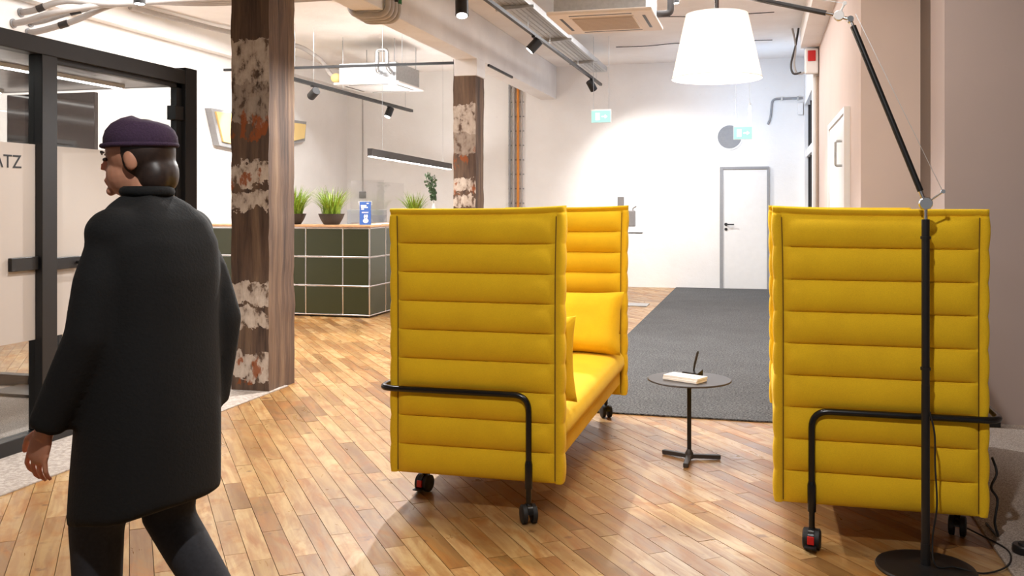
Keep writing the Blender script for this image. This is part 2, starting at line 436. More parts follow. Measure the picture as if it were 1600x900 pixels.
# ------------------------------------------------------------------ floor boards
floor = struct(MB().box(XL, 4.1, -4, YF, -.12, -.012).build('floor', 'gap'), 'worn diagonal maple strip floor')
ca, sa = math.cos(PLANK_A), math.sin(PLANK_A)
DIR, PER = Vector((-sa, ca)), Vector((ca, sa))
PW = .0862
def clip(poly, ax, lim, sgn):
    out = []
    for i in range(len(poly)):
        a, b = poly[i], poly[(i + 1) % len(poly)]; da, db = sgn * (a[ax] - lim), sgn * (b[ax] - lim)
        if da <= 0: out.append(a)
        if (da < 0 < db) or (db < 0 < da): t = da / (da - db); out.append(a + (b - a) * t)
    return out
planks = []
for i in range(-190, 140):
    s = -14 + random.random() * .6
    while s < 22:
        L = random.choice((.42, .5, .58, .66, .75, .86, .98)); p0 = i * PW
        e = .0013
        quad = [PER * (p0 + e) + DIR * (s + e), PER * (p0 + PW - e) + DIR * (s + e), PER * (p0 + PW - e) + DIR * (s + L - e), PER * (p0 + e) + DIR * (s + L - e)]
        s += L
        c = (quad[0] + quad[2]) / 2
        if c.x < XL - .6 or c.x > 1.4 or c.y < .6 or c.y > YF + .6: continue
        for ax, lim, sg in ((0, XL, -1), (0, .93, 1), (1, .8, -1), (1, YF, 1)):
            quad = clip(quad, ax, lim, sg)
            if len(quad) < 3: break
        if len(quad) < 3: continue
        inside = lambda q, x0, x1, y0, y1: all(x0 < p.x < x1 and y0 < p.y < y1 for p in q)
        if inside(quad, -1.37, .8, 6.16, YF + 1) or inside(quad, XL - 1, -3.48, -9, 5.95): continue
        c = sum(quad, Vector((0, 0))) / len(quad)
        ar = abs(sum(quad[k].x * quad[(k + 1) % len(quad)].y - quad[(k + 1) % len(quad)].x * quad[k].y for k in range(len(quad)))) / 2
        d = -c.x * math.sin(YAW) + c.y * math.cos(YAW); xc = c.x * math.cos(YAW) + c.y * math.sin(YAW)
        u = 800 + F_PX * xc / max(d, .1); v = HORIZON + F_PX * EYE / max(d, .1)
        seen = d > 1 and -20 < u < 1620 and v < 915
        hid = (-1.63 < c.x < -.9 and 4.1 < c.y < 5.95) or (.1 < c.x < .85 and 4.1 < c.y < 5.95)
        planks.append((ar / d ** 3 if seen and not hid and d > .5 else 0, quad))
planks.sort(key=lambda t: -t[0])
rest_v, rest_f, rest_c = [], [], []
for idx, (sz, q) in enumerate(planks):
    tone = (random.random(), random.random(), random.random(), 1); n = len(q); dz = random.uniform(-.0006, .0006)
    vs_ = [(p.x, p.y, -.012) for p in q] + [(p.x, p.y, dz) for p in q]
    fs_ = [tuple(range(n, 2 * n))] + [(k, (k + 1) % n, n + (k + 1) % n, n + k) for k in range(n)]
    if idx < 300:
        me = bpy.data.meshes.new('plank'); me.from_pydata(vs_, [], fs_); o = bpy.data.objects.new('plank', me)
        at = me.color_attributes.new('tone', 'FLOAT_COLOR', 'POINT')
        for e_ in at.data: e_.color = tone
        me.materials.append(M['wood']); COL.objects.link(o); o.parent = floor
    else:
        b = len(rest_v); rest_v += vs_; rest_f += [tuple(k + b for k in f) for f in fs_]; rest_c += [tone] * len(vs_)
me = bpy.data.meshes.new('plank_field'); me.from_pydata(rest_v, [], rest_f)
at = me.color_attributes.new('tone', 'FLOAT_COLOR', 'POINT')
for e_, c in zip(at.data, rest_c): e_.color = c
me.materials.append(M['wood']); o = bpy.data.objects.new('plank_field', me); COL.objects.link(o); o.parent = floor; o['kind'] = 'stuff'

tag(MB().box(-1.37, .72, 6.15, YF - .01, .0015, .012).build('carpet_runner', 'carpet_dark', bevel=.003),
    'dark charcoal flecked carpet running down the hall to the white door', 'carpet')
struct(MB().prism([(.9, -3, .0015), (4, -3, .0015), (4, 6.44, .0015), (.9, 6.44, .0015)], (0, 0, .01)).build('floor_carpet_beige', 'carpet_beige'), 'beige grey carpet right of the sofas')
struct(MB().box(XR, 1.15, 6.44, 7.57, .0015, .011).build('floor_carpet_recess', 'carpet_beige'))
struct(MB().prism([(-4.0, -3, .0015), (-3.475, -3, .0015), (-3.475, 6.45, .0015), (-4.0, 6.45, .0015)], (0, 0, .006)).build('floor_strip', 'concrete'), 'bare screed strip in front of the glass office')
struct(MB().box(XL, -4.0, -3, 5.9, .0015, .008).build('floor_office', 'carpet_beige'), 'pale carpet inside the glass office')
struct(MB().box(XR - .012, XR, 7.57, 13, .012, .07).build('baseboard_right', 'pink'))

# ------------------------------------------------------------------ window, doors
win = struct(MB().box(XW + .10, XW + .12, WY0, WY1, WZ0, WZ1).build('window_1', 'night'), 'tall dark window at night on the right')
fr = MB()
for y in (WY0, WY0 + .7, WY0 + 1.4, WY1 - .05): fr.box(XW + .05, XW + .1, y, y + .05, WZ0, WZ1)
fr.build('window_frame', 'black', win)
MB().box(XW + .02, XW + .11, WY0, WY1, 2.13, 2.25).build('window_transom', 'white', win)
MB().box(XW - .12, XW + .1, WY0 - .1, WY1 + .1, WZ0 + .26, WZ0 + .31).build('window_sill', 'white', win)

def far_door():
    x0, x1 = -.66, .12
    d = struct(MB().box(x0 + .04, x1 - .03, YF - .03, YF, .012, 1.96).build('door_1', 'white', bevel=.004), 'white flush door in the far wall')
    MB().box(x0, x0 + .05, YF - .05, YF, .012, 1.96).box(x1 - .035, x1, YF - .05, YF, .012, 1.96).box(x0, x1, YF - .05, YF, 1.96, 2.0).build('door_frame', 'grey_plastic', d)
    MB().lathe((x0 + .1, YF - .03, 1.06), [(.026, 0), (.026, -.012)], 16, 'y').tube([(x0 + .1, YF - .03, 1.06), (x0 + .1, YF - .085, 1.06), (x0 + .23, YF - .085, 1.06)], .011).build('door_handle', 'black', d)
    MB().lathe((x0 + .1, YF - .03, .98), [(.024, 0), (.024, -.01)], 16, 'y').build('lock_rose', 'black', d)
far_door()
d2 = struct(MB().box(XR - .035, XR, 8.54, 10.4, .012, 2.17).build('door_2', 'white', bevel=.004), 'white double door in the pink wall')
MB().box(XR - .05, XR, 8.46, 8.54, .012, 2.17).box(XR - .05, XR, 10.4, 10.46, .012, 2.17).box(XR - .05, XR, 8.46, 10.46, 2.17, 2.22).build('door_frame', 'white', d2)
MB().tube(fillet([(XR - .035, 8.86, 1.95), (XR - .09, 8.86, 1.95), (XR - .09, 8.86, 1.73), (XR - .035, 8.86, 1.73)], .02), .012).build('pull_handle', 'steel', d2)

# ------------------------------------------------------------------ glass office
GX, GY, GZ = -4.0, 5.96, 2.34
off = root('glass_office_partition', (GX, 3.0, 0), 'black framed glass office front with frosted band and hinged glass door', 'partition')
MB().box(GX - .06, GX + .03, -2, GY, GZ - .1, GZ).build('top_rail', 'black', off, bevel=.004)
MB().box(GX - .06, GX + .03, -2, GY, .008, .09).build('bottom_rail', 'black', off, bevel=.004)
MB().box(GX - .09, GX + .035, GY - .10, GY + .04, .008, GZ + .02).build('end_post', 'black', off, bevel=.004)
MB().box(GX - .06, GX + .035, 4.48, 4.60, .09, GZ - .1).build('post', 'black', off, bevel=.004)
MB().box(GX - .025, GX - .015, -2, 4.48, .09, GZ - .1).build('pane', 'glass', off)
dr = MB().box(GX - .03, GX - .018, 4.62, GY - .16, .11, GZ - .13).build('glass_door', 'glass', off)
MB().box(GX - .045, GX + .0, 4.60, GY - .1, GZ - .13, GZ - .1).box(GX - .045, GX, GY - .16, GY - .1, .1, GZ - .1).build('door_frame', 'black', dr)
MB().box(GX - .05, GX + .02, GY - .2, GY - .1, 1.98, 2.08).build('door_hinge', 'black', dr, bevel=.004)
MB().box(GX - .045, GX + .01, 4.60, 4.83, 1.0, 1.07).build('lock_case', 'black', dr, bevel=.003)
MB().tube(fillet([(GX + .0, 4.79, 1.035), (GX + .06, 4.79, 1.035), (GX + .06, 4.93, 1.035)], .02), .01).build('lever', 'black', dr)
MB().box(GX - .04, GX + .01, 4.28, 4.48, 1.01, 1.085).build('strike_plate', 'black', off, bevel=.003)
for a, b in ((-2, 4.48), (4.62, GY - .16)):
    MB().box(GX - .0145 - (.0035 if a > 0 else 0), GX - .012 - (.0035 if a > 0 else 0), a, b, .61, 1.725).build('frosted_band', 'film', off)
# far (return) glass of the office
MB().box(XL, GX - .09, GY - .02, GY - .008, .09, GZ - .1).build('return_pane', 'glass', off)
MB().box(XL, GX - .09, GY - .06, GY + .02, .008, .09).box(XL, GX - .09, GY - .06, GY + .02, GZ - .1, GZ).build('return_rail', 'black', off)
MB().box(XL, GX - .06, -2, GY - .06, GZ - .1, GZ - .04).build('sheet_ceiling', 'brush', off)
# lettering on the frosted band
tc = bpy.data.curves.new('lettering', 'FONT'); tc.body = 'ATZ'; tc.size = .105; tc.extrude = .0008; tc.align_x = 'RIGHT'
to = bpy.data.objects.new('lettering_tmp', tc); COL.objects.link(to)
bpy.context.view_layer.update()
tm = bpy.data.meshes.new_from_object(to.evaluated_get(bpy.context.evaluated_depsgraph_get()))
bpy.data.objects.remove(to)
lo = bpy.data.objects.new('lettering', tm); COL.objects.link(lo); tm.materials.clear(); tm.materials.append(M['ink'])
lo.parent = off; lo.location = Vector((GX - .0105, 4.375, 1.585)) - ORG[off.name]; lo.rotation_euler = (PI / 2, 0, PI / 2)
lo['label'] = 'black letters ATZ on the frosted band'
for i, (x, lab) in enumerate(((-4.45, 'led line lamp under the office ceiling closest to the glass front'), (-5.5, 'led line lamp in the middle of the office ceiling'), (-6.5, 'led line lamp under the office ceiling farthest from the glass front'))):
    r = root('line_lamp', (x, 3, GZ - .1), lab, 'lamp', 'line lamps in the glass office')
    MB().box(x - .025, x + .025, 0, 5.8, GZ - .125, GZ - .1).build('lamp_body', 'white', r)
    MB().box(x - .018, x + .018, .02, 5.78, GZ - .131, GZ - .125).build('diffuser', 'led', r)
refl_panel = root('reflection_panel', (-5.07, 5.8, .01), 'black panel standing in for a dark reflection in the glass office', 'screen')  # dark reflection in the office glass, built as a black panel on a stand
MB().box(-5.45, -4.68, 5.80, 5.84, 1.76, 2.2).build('dark_panel', 'screen', refl_panel, bevel=.004)
MB().box(-5.12, -5.02, 5.84, 5.87, .03, 1.9).box(-5.4, -4.75, 5.55, 5.88, .0085, .03).build('panel_stand', 'black', refl_panel)

# ------------------------------------------------------------------ sofas
def quilt(m, fn, W, z0, z1, n, t, b=.025, bord=.035, nu=22, per=9):
    """closed quilted panel: fn(u, nrm, z) -> xyz"""
    us = [0, .006, bord * .5, bord - .004, bord, bord + .012, bord + .035] + [bord + .035 + (W - 2 * bord - .07) * k / nu for k in range(1, nu)] + \
         [W - bord - .035, W - bord - .012, W - bord, W - bord + .004, W - bord * .5, W - .006, W]
    zs = []
    zt = z1 - .03
    for k in range(n):
        for j in (0, .025, .08, .17, .3, .5, .7, .83, .92, .975): zs.append((z0 + (zt - z0) * (k + j) / n, k, j))
    zs += [(zt, n, 0), (zt + .006, n, 0.02), (zt + .018, n, .5), (z1 - .002, n, .8)]
    n_seam = lambda z, a: z > a + .01
    def prof(u, s, k, z_):
        e = min(u, W - u)
        if k == n: ch = .012 * math.sin(PI * s) if s else -.004
        else: ch = b * (1 - abs(2 * s - 1) ** 2.0) ** .75 - (.003 if s == 0 and n_seam(z_, z0) else 0)
        f = min(1, max(0, (e - bord) / .05)); f = f ** .5 if f > 0 else 0
        if e < bord: edge = .012 * math.sin(PI * min(1, e / bord)) ** .6 if e > 0 else -.012
        else: edge = -.003 * (1 - f)
        return t / 2 + (ch * f + edge if k < n else (ch if e > .004 else -.012))
    R, C = len(zs), len(us); vs_, fs_ = [], []
    for sd in (1, -1):
        for (z, k, s) in zs:
            for u in us:
                sc_ = .006 * (1 - abs(2 * s - 1) ** 2) if k < n else 0
                uu = u + (-sc_ if u < W / 2 else sc_) * (1 if min(u, W - u) < bord * .8 else 0)
                wob = .003 * noise.noise(Vector((u * 4, z * 5, sd * 3.1)))
                vs_.append(fn(uu, sd * (prof(u, s, k, z) + wob), z))
    o = R * C
    for i in range(R - 1):
        for j in range(C - 1):
            a = i * C + j; fs_.append((a, a + 1, a + C + 1, a + C)); a += o; fs_.append((a + C, a + C + 1, a + 1, a))
    for j in range(C - 1): fs_.append((j + 1, j, o + j, o + j + 1)); a = (R - 1) * C + j; fs_.append((a, a + 1, o + a + 1, o + a))
    for i in range(R - 1):
        a = i * C; fs_.append((a, a + C, o + a + C, o + a)); a += C - 1; fs_.append((a + C, a, o + a, o + a + C))
    return m.add(vs_, fs_)

def pillow(m, c, R, w_, h, t, pw=.72):
    n = 16; c = Vector(c); top, bot = [], []
    for i in range(n + 1):
        for j in range(n + 1):
            a, b = 2 * i / n - 1, 2 * j / n - 1
            pin = 1 - .07 * (1 - abs(a) ** 2) * abs(b) ** 3; pin2 = 1 - .07 * (1 - abs(b) ** 2) * abs(a) ** 3
            th = t / 2 * ((1 - a ** 4) * (1 - b ** 4)) ** .45 + .003
            x, y = a * w_ / 2 * pin2, b * h / 2 * pin
            wr_ = .006 * noise.noise(Vector((a * 3, b * 3, w_ * 9)))
            top.append(c + R @ Vector((x, y, th + wr_))); bot.append(c + R @ Vector((x, y, -th + wr_)))
    N = n + 1; fs_ = []; o = N * N
    for i in range(n):
        for j in range(n):
            a = i * N + j; fs_ += [(a, a + N, a + N + 1, a + 1), (o + a, o + a + 1, o + a + N + 1, o + a + N)]
    for k in range(n):
        fs_ += [(k, k + 1, o + k + 1, o + k), (n * N + k + 1, n * N + k, o + n * N + k, o + n * N + k + 1),
                ((k + 1) * N, k * N, o + k * N, o + (k + 1) * N), (k * N + n, (k + 1) * N + n, o + (k + 1) * N + n, o + k * N + n)]
    return m.add(top + bot, fs_)

def rbox(m, x0, x1, y0, y1, z0, z1, r=.03):
    return m.box(x0, x1, y0, y1, z0, z1)

def caster(parent, X, Y, ztop, brake, ang=.5):
    ca_, sa_ = math.cos(ang), math.sin(ang)
    h = MB(); P = lambda x, y, z: Vector((X + x * ca_ - y * sa_, Y + x * sa_ + y * ca_, z))
    for s in (-1, 1):       # twin wheels: short cylinders along local x
        ring = []
        for xx, rr in ((s * .010, .036), (s * .012, .041), (s * .030, .041), (s * .034, .034), (s * .034, .012)):
            ring.append([P(xx, rr * math.cos(2 * PI * k / 22), .042 + rr * math.sin(2 * PI * k / 22)) for k in range(22)])
        h.loft(ring)
    c = h.build('caster', 'rubber', parent, smooth=40)
    hd = MB(); hood = []
    for k in range(11):
        a = PI * (-.05 + 1.0 * k / 10); hood.append((.046 * math.cos(a), .042 + .046 * math.sin(a)))
    hd.prism([P(-.011, y, z) for y, z in hood], P(.011, 0, 0) - P(-.011, 0, 0))
    hd.tube([P(0, 0, .06), P(0, 0, ztop)], .012, 12)
    hd.build('caster_hood', 'black_gloss', c, smooth=40)
    if brake:
        MB().prism([P(-.013, -.049, .030), P(-.013, -.038, .030), P(-.013, -.036, .062), P(-.013, -.047, .062)], P(.013, 0, 0) - P(-.013, 0, 0)).build('brake_pedal', 'red', c, bevel=.002)
        MB().prism([P(-.022, -.068, .018), P(-.022, -.036, .018), P(-.022, -.036, .027), P(-.022, -.068, .024)], P(.022, 0, 0) - P(-.022, 0, 0)).build('brake_lever', 'black', c)
    return c

SY0, SY1, SD = 3.98, 6.0, .80
def sofa(xb, sg, label):
    """xb: outer x of the back; sg = +1 opens to +x, -1 opens to -x"""
    e = root('high_back_sofa', (xb + sg * .4, 4.99, 0), label, 'sofa', 'pair of yellow high back sofas')
    X = lambda u: xb + sg * u
    T = .055
    Z0, Z1 = .17, 1.365
    flare = lambda z: .012 * max(0, (z - .9) / .46) ** 2
    for nm, yc, dr_ in (('side_panel', SY0 + T / 2, -1), ('side_panel', SY1 - T / 2, 1)):
        m = MB(); quilt(m, lambda u, n, z: Vector((X(u + flare(z) * (u / SD - .3)), yc + n + dr_ * flare(z) * .6, z + .014 * max(0, u / SD) ** 4 * max(0, (z - 1.1) / .26))), SD, Z0, Z1, 9, T)
        pn = m.build(nm, 'yellow', e, smooth=88)
        for u_ in (.036, SD - .036):
            for q in (-1, 1):
                MB().tube([(X(u_ + flare(z) * (u_ / SD - .3)), yc + q * (T / 2 + .001) + dr_ * flare(z) * .6, z) for z in [Z0 + .01 + (Z1 - Z0 - .045) * k / 8 for k in range(9)]], .002, 6).build('zip_seam', 'seam', pn)
    m = MB(); L = SY1 - SY0 - 2 * T - .01
    quilt(m, lambda u, n, z: Vector((X(T / 2 + n), SY0 + T + .005 + u, z)), L, Z0, Z1 - .012, 9, T, nu=30)
    m.build('back_panel', 'yellow', e, smooth=70)
    MB().box(*sorted((X(.085), X(.765))), SY0 + T + .025, SY1 - T - .025, .235, .325).build('seat_base', 'yellow', e, bevel=.02, seg=3)
    # seat cushion: rounded front
    prof = [(.085, .330), (.755, .330), (.785, .345), (.797, .375), (.792, .415), (.770, .447), (.730, .462), (.60, .470), (.30, .468), (.085, .46)]
    y0, y1 = SY0 + T + .028, SY1 - T - .028
    rings = []
    for y, k in ((y0, .93), (y0 + .02, .985), (y0 + .06, 1), ((y0 + y1) / 2, 1.004), (y1 - .06, 1), (y1 - .02, .985), (y1, .93)):
        rings.append([Vector((X(.44 + (a - .44) * (1 - (1 - k) * .3)), y, .40 + (b - .40) * k)) for a, b in prof])
    MB().loft(rings).build('seat_cushion', 'yellow', e, smooth=60)
    # tubular frame wrapping the back
    zt, o_ = .553, .035
    legx = .655
    pts = fillet([(X(legx), SY0 - o_, .27), (X(legx), SY0 - o_, zt), (X(-.04), SY0 - o_, zt), (X(-.04), SY1 + o_, zt), (X(legx), SY1 + o_, zt), (X(legx), SY1 + o_, .27)], .07, 8)
    MB().tube(pts, .0135, 12).build('tube_frame', 'black_gloss', e, smooth=60)
    for y in (SY0 - o_, SY1 + o_):
        lg = MB().tube([(X(legx), y, .272), (X(legx), y, .255), (X(legx), y, .15)], [.0135, .0175, .0165], 12).build('leg', 'black_gloss', e, smooth=60)
        caster(e, X(legx), y, .15, sg < 0, .5 if sg > 0 else -.15)
    for yy in (SY0 + .3, SY1 - .3): MB().bar((X(.1), yy, .22), (X(.72), yy, .22), .03, .03).build('cross_bar', 'black', e)
    caster(e, X(.06), SY0 + .28, .23, sg > 0, -.25)
    caster(e, X(.06), SY1 - .28, .23, False, .3)
    MB().bar((X(.03), SY0 + .28, .225), (X(.03), SY1 - .28, .225), .02, .02).build('rear_bar', 'black', e)
    return e
sofa(-1.63, 1, 'yellow quilted high back sofa on castors in front of the reception counter')
sofa(.85, -1, 'yellow quilted high back sofa on castors behind the floor lamp')
def rotm(ax, ay, az): return Matrix.Rotation(az, 3, 'Z') @ Matrix.Rotation(ay, 3, 'Y') @ Matrix.Rotation(ax, 3, 'X')
p = pillow(MB(), (-1.13, 5.73, .655), rotm(math.radians(74), 0, math.radians(-4)), .62, .39, .18).build('cushion', 'yellow', smooth=60)
tag(p, 'large yellow cushion leaning on the far side panel of the left sofa', 'cushion')
p = pillow(MB(), (-1.06, 4.172, .678), rotm(math.radians(97), 0, math.radians(3)), .50, .40, .11).build('cushion', 'yellow', smooth=60)
tag(p, 'yellow cushion tucked behind the near side panel of the left sofa, only its edge showing', 'cushion')

# ------------------------------------------------------------------ side table and what lies on it
TX, TY = -.378, 5.15
t = root('side_table', (TX, TY, 0), 'small round anthracite side table with three footed base', 'table')
MB().lathe((TX, TY, .428), [(.0, 0), (.215, 0), (.224, .004), (.224, .008), (.221, .011), (0, .011)], 56).build('table_top', 'dark_grey', t, smooth=30)
MB().tube([(TX, TY, .03), (TX, TY, .428)], .0115, 14).build('stem', 'black', t, smooth=60)
for a in (math.radians(268), math.radians(18), math.radians(150)):
    d = Vector((math.cos(a), math.sin(a), 0))
    MB().bar(Vector((TX, TY, .022)), Vector((TX, TY, .014)) + d * .17, .028, .022).build('foot', 'dark_grey', t, bevel=.003)
MB().lathe((TX, TY, .008), [(.022, 0), (.022, .03), (.012, .05)], 16).build('hub', 'dark_grey', t, smooth=40)
Rz = lambda a: Matrix.Rotation(a, 3, 'Z')
def slab(m, c, sx, sy, z0, z1, a):
    q = [Vector((c[0], c[1], z0)) + Rz(a) @ Vector((x, y, 0)) for x, y in ((-sx, -sy), (sx, -sy), (sx, sy), (-sx, sy))]
    return m.prism(q, (0, 0, z1 - z0))
pc = (TX - .02, TY - .055); pa = math.radians(-28)
for k in range(2):
    st = slab(MB(), (pc[0] + .003 * k, pc[1] + .002 * k), .105, .052, .4395 + .0135 * k, .452 + .0135 * k, pa + .02 * k).build('flyer_stack', 'paper', bevel=.001)
    tag(st, ('lower' if k == 0 else 'upper') + ' bundle of folded white flyers on the round side table', 'flyers', 'flyers on the side table')
    if k == 1:
        ink = MB()
        for q, (x, y, a_, b_) in enumerate(((.02, .012, .02, .003), (.035, -.004, .004, .012), (.055, .002, .014, .003), (.06, -.014, .012, .003), (.03, -.022, .016, .002))):
            cc = Vector((pc[0] + .003, pc[1] + .002, 0)) + Rz(pa + .02) @ Vector((x, y, 0)); slab(ink, cc, a_ / 2, b_ / 2, .4656, .4661, pa + .02)
        ink.build('print', 'ink', st)
ph = root('pen_stand', (TX + .01, TY + .105, .439), 'black desk pen standing in its black base on the round side table', 'pen stand')
bx, by = TX + .01, TY + .105
q = [Vector((bx, by, .4395)) + Rz(-.45) @ Vector((x, y, 0)) for x, y in ((-.05, -.03), (.05, -.03), (.05, .03), (-.05, .03))]
MB().add(q + [v + Vector((0, 0, h)) for v, h in zip(q, (.018, .018, .034, .034))], [(3, 2, 1, 0), (4, 5, 6, 7), (0, 1, 5, 4), (1, 2, 6, 5), (2, 3, 7, 6), (3, 0, 4, 7)]).build('base', 'black', ph, bevel=.003)
MB().tube([(bx + .005, by, .455), (bx + .012, by + .004, .50), (bx + .027, by + .012, .562), (bx + .03, by + .013, .572)], [.0045, .0062, .0068, .004], 10).build('pen', 'black', ph, smooth=40)

# ------------------------------------------------------------------ floor lamp
LX, LY = .60, 3.83
lamp = root('floor_lamp', (LX, LY, 0), 'tall black articulated floor lamp with wide white shade', 'lamp')
b = MB().lathe((LX, LY, .0005), [(0, 0), (.178, 0), (.180, .006), (.176, .012), (.15, .014), (.148, .0135), (.12, .0155), (.118, .015), (.09, .017), (.088, .0165), (.06, .0185), (.04, .02), (0, .02)], 64).build('base', 'black', lamp, smooth=25)
MB().tube([(LX, LY, .018), (LX, LY, .10), (LX, LY, .1001), (LX, LY, .70), (LX, LY, .7001), (LX, LY, 1.325)], [.018, .018, .0155, .0155, .0148, .0148], 16).build('pole', 'black', lamp, smooth=40)
for z in (1.25, .755): MB().tube([(LX, LY, z), (LX, LY, z + .011)], .0185, 14).build('collar', 'black', lamp, smooth=40)
KN = Vector((LX, LY, 1.385)); EL = Vector((.335, 3.88, 2.105)); HD = Vector((-.18, 3.99, 2.27))
dl = (EL - KN).normalized(); du = (HD - EL).normalized()
MB().tube([(LX, LY, 1.32), KN], .007, 12).tube([KN, KN + dl * .05], .008, 12).build('joint_rod', 'chrome', lamp, smooth=40)
MB().lathe(KN + Vector((0, -.016, 0)), [(.022, 0), (.024, .003), (.024, .029), (.022, .032)], 22, 'y').tube([KN, KN + Vector((.06, -.005, .045))], .004, 8).lathe(KN + Vector((.06, -.011, .045)), [(.008, 0), (.008, .012)], 12, 'y').build('knee_joint', 'chrome', lamp, smooth=40)
MB().tube([KN + dl * .05, EL - dl * .03], .0115, 14).build('lower_arm', 'black', lamp, smooth=40)
MB().lathe(EL + Vector((0, -.014, .0)), [(.012, 0), (.014, .028)], 18, 'y').tube([EL - dl * .03, EL, EL + du * .04], .007, 10).build('elbow_pin', 'chrome', lamp, smooth=40)
E2 = EL + du * .045 + Vector((0, 0, .004))
MB().lathe(E2 + Vector((0, -.014, 0)), [(.018, 0), (.020, .003), (.020, .025), (.018, .028)], 22, 'y').tube([E2, E2 + Vector((.022, 0, .048))], .004, 8).lathe(E2 + Vector((.022, -.006, .048)), [(.008, 0), (.008, .012)], 12, 'y').build('elbow_joint', 'white', lamp, smooth=40)
MB().tube([E2 + du * .02, E2 + du * .05], .007, 10).build('arm_ferrule', 'chrome', lamp, smooth=40)
MB().tube([E2 + du * .05, HD], .0105, 14).build('upper_arm', 'dark_grey', lamp, smooth=40)
MB().tube([KN + Vector((.06, 0, .045)), EL + Vector((.02, 0, .02))], .0012, 5).tube([E2 + Vector((.022, 0, .048)), HD + Vector((0, 0, .03))], .0012, 5).build('tension_wire', 'steel', lamp)
SX, SY_, SZ0, SZ1 = HD.x, HD.y, 1.905, 2.172
MB().tube([HD, HD + Vector((0, 0, -.09)), (SX, SY_, SZ1 - .07)], .009, 12).lathe((SX, SY_, SZ1 - .10), [(.02, 0), (.022, .01), (.022, .09), (.014, .11)], 18).build('lamp_holder', 'chrome', lamp, smooth=40)
sh = MB().lathe((SX, SY_, 0), [(.184, SZ0), (.127, SZ1), (.1255, SZ1), (.1825, SZ0), (.184, SZ0)], 72, closed=False).build('lamp_shade', 'shade', lamp, smooth=40)
MB().tube([(SX + .185 * math.cos(2 * PI * k / 48), SY_ + .185 * math.sin(2 * PI * k / 48), SZ0) for k in range(49)], .0016, 6).build('shade_rim', 'white', sh)
sp_ = MB()
for k in range(3):
    a = 2 * PI * k / 3 + .4; sp_.tube([(SX, SY_, SZ1 - .015), (SX + .127 * math.cos(a), SY_ + .127 * math.sin(a), SZ1 - .004)], .0022, 6)
sp_.build('shade_spider', 'chrome', sh)
MB().ell((SX, SY_, SZ1 - .145), (.03, .03, .042)).build('bulb', 'bulb', lamp, smooth=60)
pl = bpy.data.lights.new('lamp_glow', 'POINT'); pl.energy = 18; pl.color = (1, .95, .89); pl.shadow_soft_size = .04
po = bpy.data.objects.new('lamp_glow', pl); COL.objects.link(po); po.parent = lamp; po.location = Vector((SX, SY_, SZ1 - .20)) - ORG[lamp.name]
MB().tube(spline([(LX + .012, LY - .012, .60), (LX + .028, LY - .02, .52), (LX + .03, LY - .02, .40), (LX + .036, LY - .02, .25), (LX + .022, LY - .012, .12), (LX + .03, LY - .03, .03), (LX + .10, LY - .01, .023), (LX + .2, LY - .0, .006), (LX + .30, LY + .08, .0145), (LX + .34, LY + .25, .016), (LX + .27, LY + .42, .016), (LX + .2, LY + .6, .006)], 8), .0035, 7).build('power_cord', 'rubber', lamp, smooth=60)
sw = root('foot_switch', (1.0, 4.08, .0115), 'round black foot switch on the beige carpet beside the right sofa', 'switch')
MB().lathe((1.0, 4.08, .012), [(0, 0), (.042, 0), (.045, .006), (.045, .028), (.041, .033), (0, .034)], 28).build('switch_body', 'black', sw, smooth=30)
MB().lathe((1.0, 4.08, .046), [(0, 0), (.024, 0), (.022, .006), (0, .007)], 20).build('switch_button', 'rubber', sw, smooth=30)
MB().tube(spline([(.90, 4.16, .36), (.915, 4.15, .30), (.895, 4.15, .24), (.92, 4.16, .19), (.91, 4.16, .10), (.93, 4.20, .03), (.93, 4.4, .017)], 8), .005, 7).build('power_cable', 'rubber', smooth=60)
tag(bpy.data.objects['power_cable'], 'black cable hanging down behind the right sofa to the carpet', 'cable')
tag(MB().box(1.05, 1.42, 6.33, 6.43, .012, .045).build('floor_socket_strip', 'black', bevel=.005), 'black socket strip lying along the foot of the mauve wall', 'power strip')

# ------------------------------------------------------------------ reception counter
CX, CY = -4.61, 10.58       # front right corner
cn = root('reception_counter', (CX, CY, 0), 'olive green modular reception counter with chrome tubes and oak top', 'counter')
cols_x = [0, -.35] + [-.35 - .5 * k for k in range(1, 5)]
cols_y = [0, .5, 1.0, 1.5, 2.0, 2.5]
Zs = [.03, .385, .74, 1.095]
pm = {}
def panel(axis, a0, a1, z0, z1):
    g = .012
    mm = MB()
    if axis == 'x': mm.box(CX + a1 + g, CX + a0 - g, CY - .006, CY + .006, z0 + g, z1 - g)
    else: mm.box(CX - .006, CX + .006, CY + a0 + g, CY + a1 - g, z0 + g, z1 - g)
    mm.build('panel', 'olive', cn)
for i in range(len(cols_x) - 1):
    for k in range(3): panel('x', cols_x[i], cols_x[i + 1], Zs[k], Zs[k + 1])
for i in range(len(cols_y) - 1):
    for k in range(3): panel('y', cols_y[i], cols_y[i + 1], Zs[k], Zs[k + 1])
def tubepart(a, b): MB().tube([a, b], .0095, 10).build('chrome_tube', 'chrome', cn, smooth=60)
for x in cols_x: tubepart((CX + x, CY, Zs[0]), (CX + x, CY, Zs[3]))
for y in cols_y[1:]: tubepart((CX, CY + y, Zs[0]), (CX, CY + y, Zs[3]))
for z in Zs:
    tubepart((CX, CY, z), (CX + cols_x[-1], CY, z)); tubepart((CX, CY, z), (CX, CY + cols_y[-1], z))
for x in cols_x:
    for z in Zs: MB().ell((CX + x, CY, z), (.0135,) * 3, nu=10, nv=6).build('ball_connector', 'chrome', cn, smooth=60)
for y in cols_y[1:]:
    for z in Zs: MB().ell((CX, CY + y, z), (.0135,) * 3, nu=10, nv=6).build('ball_connector', 'chrome', cn, smooth=60)
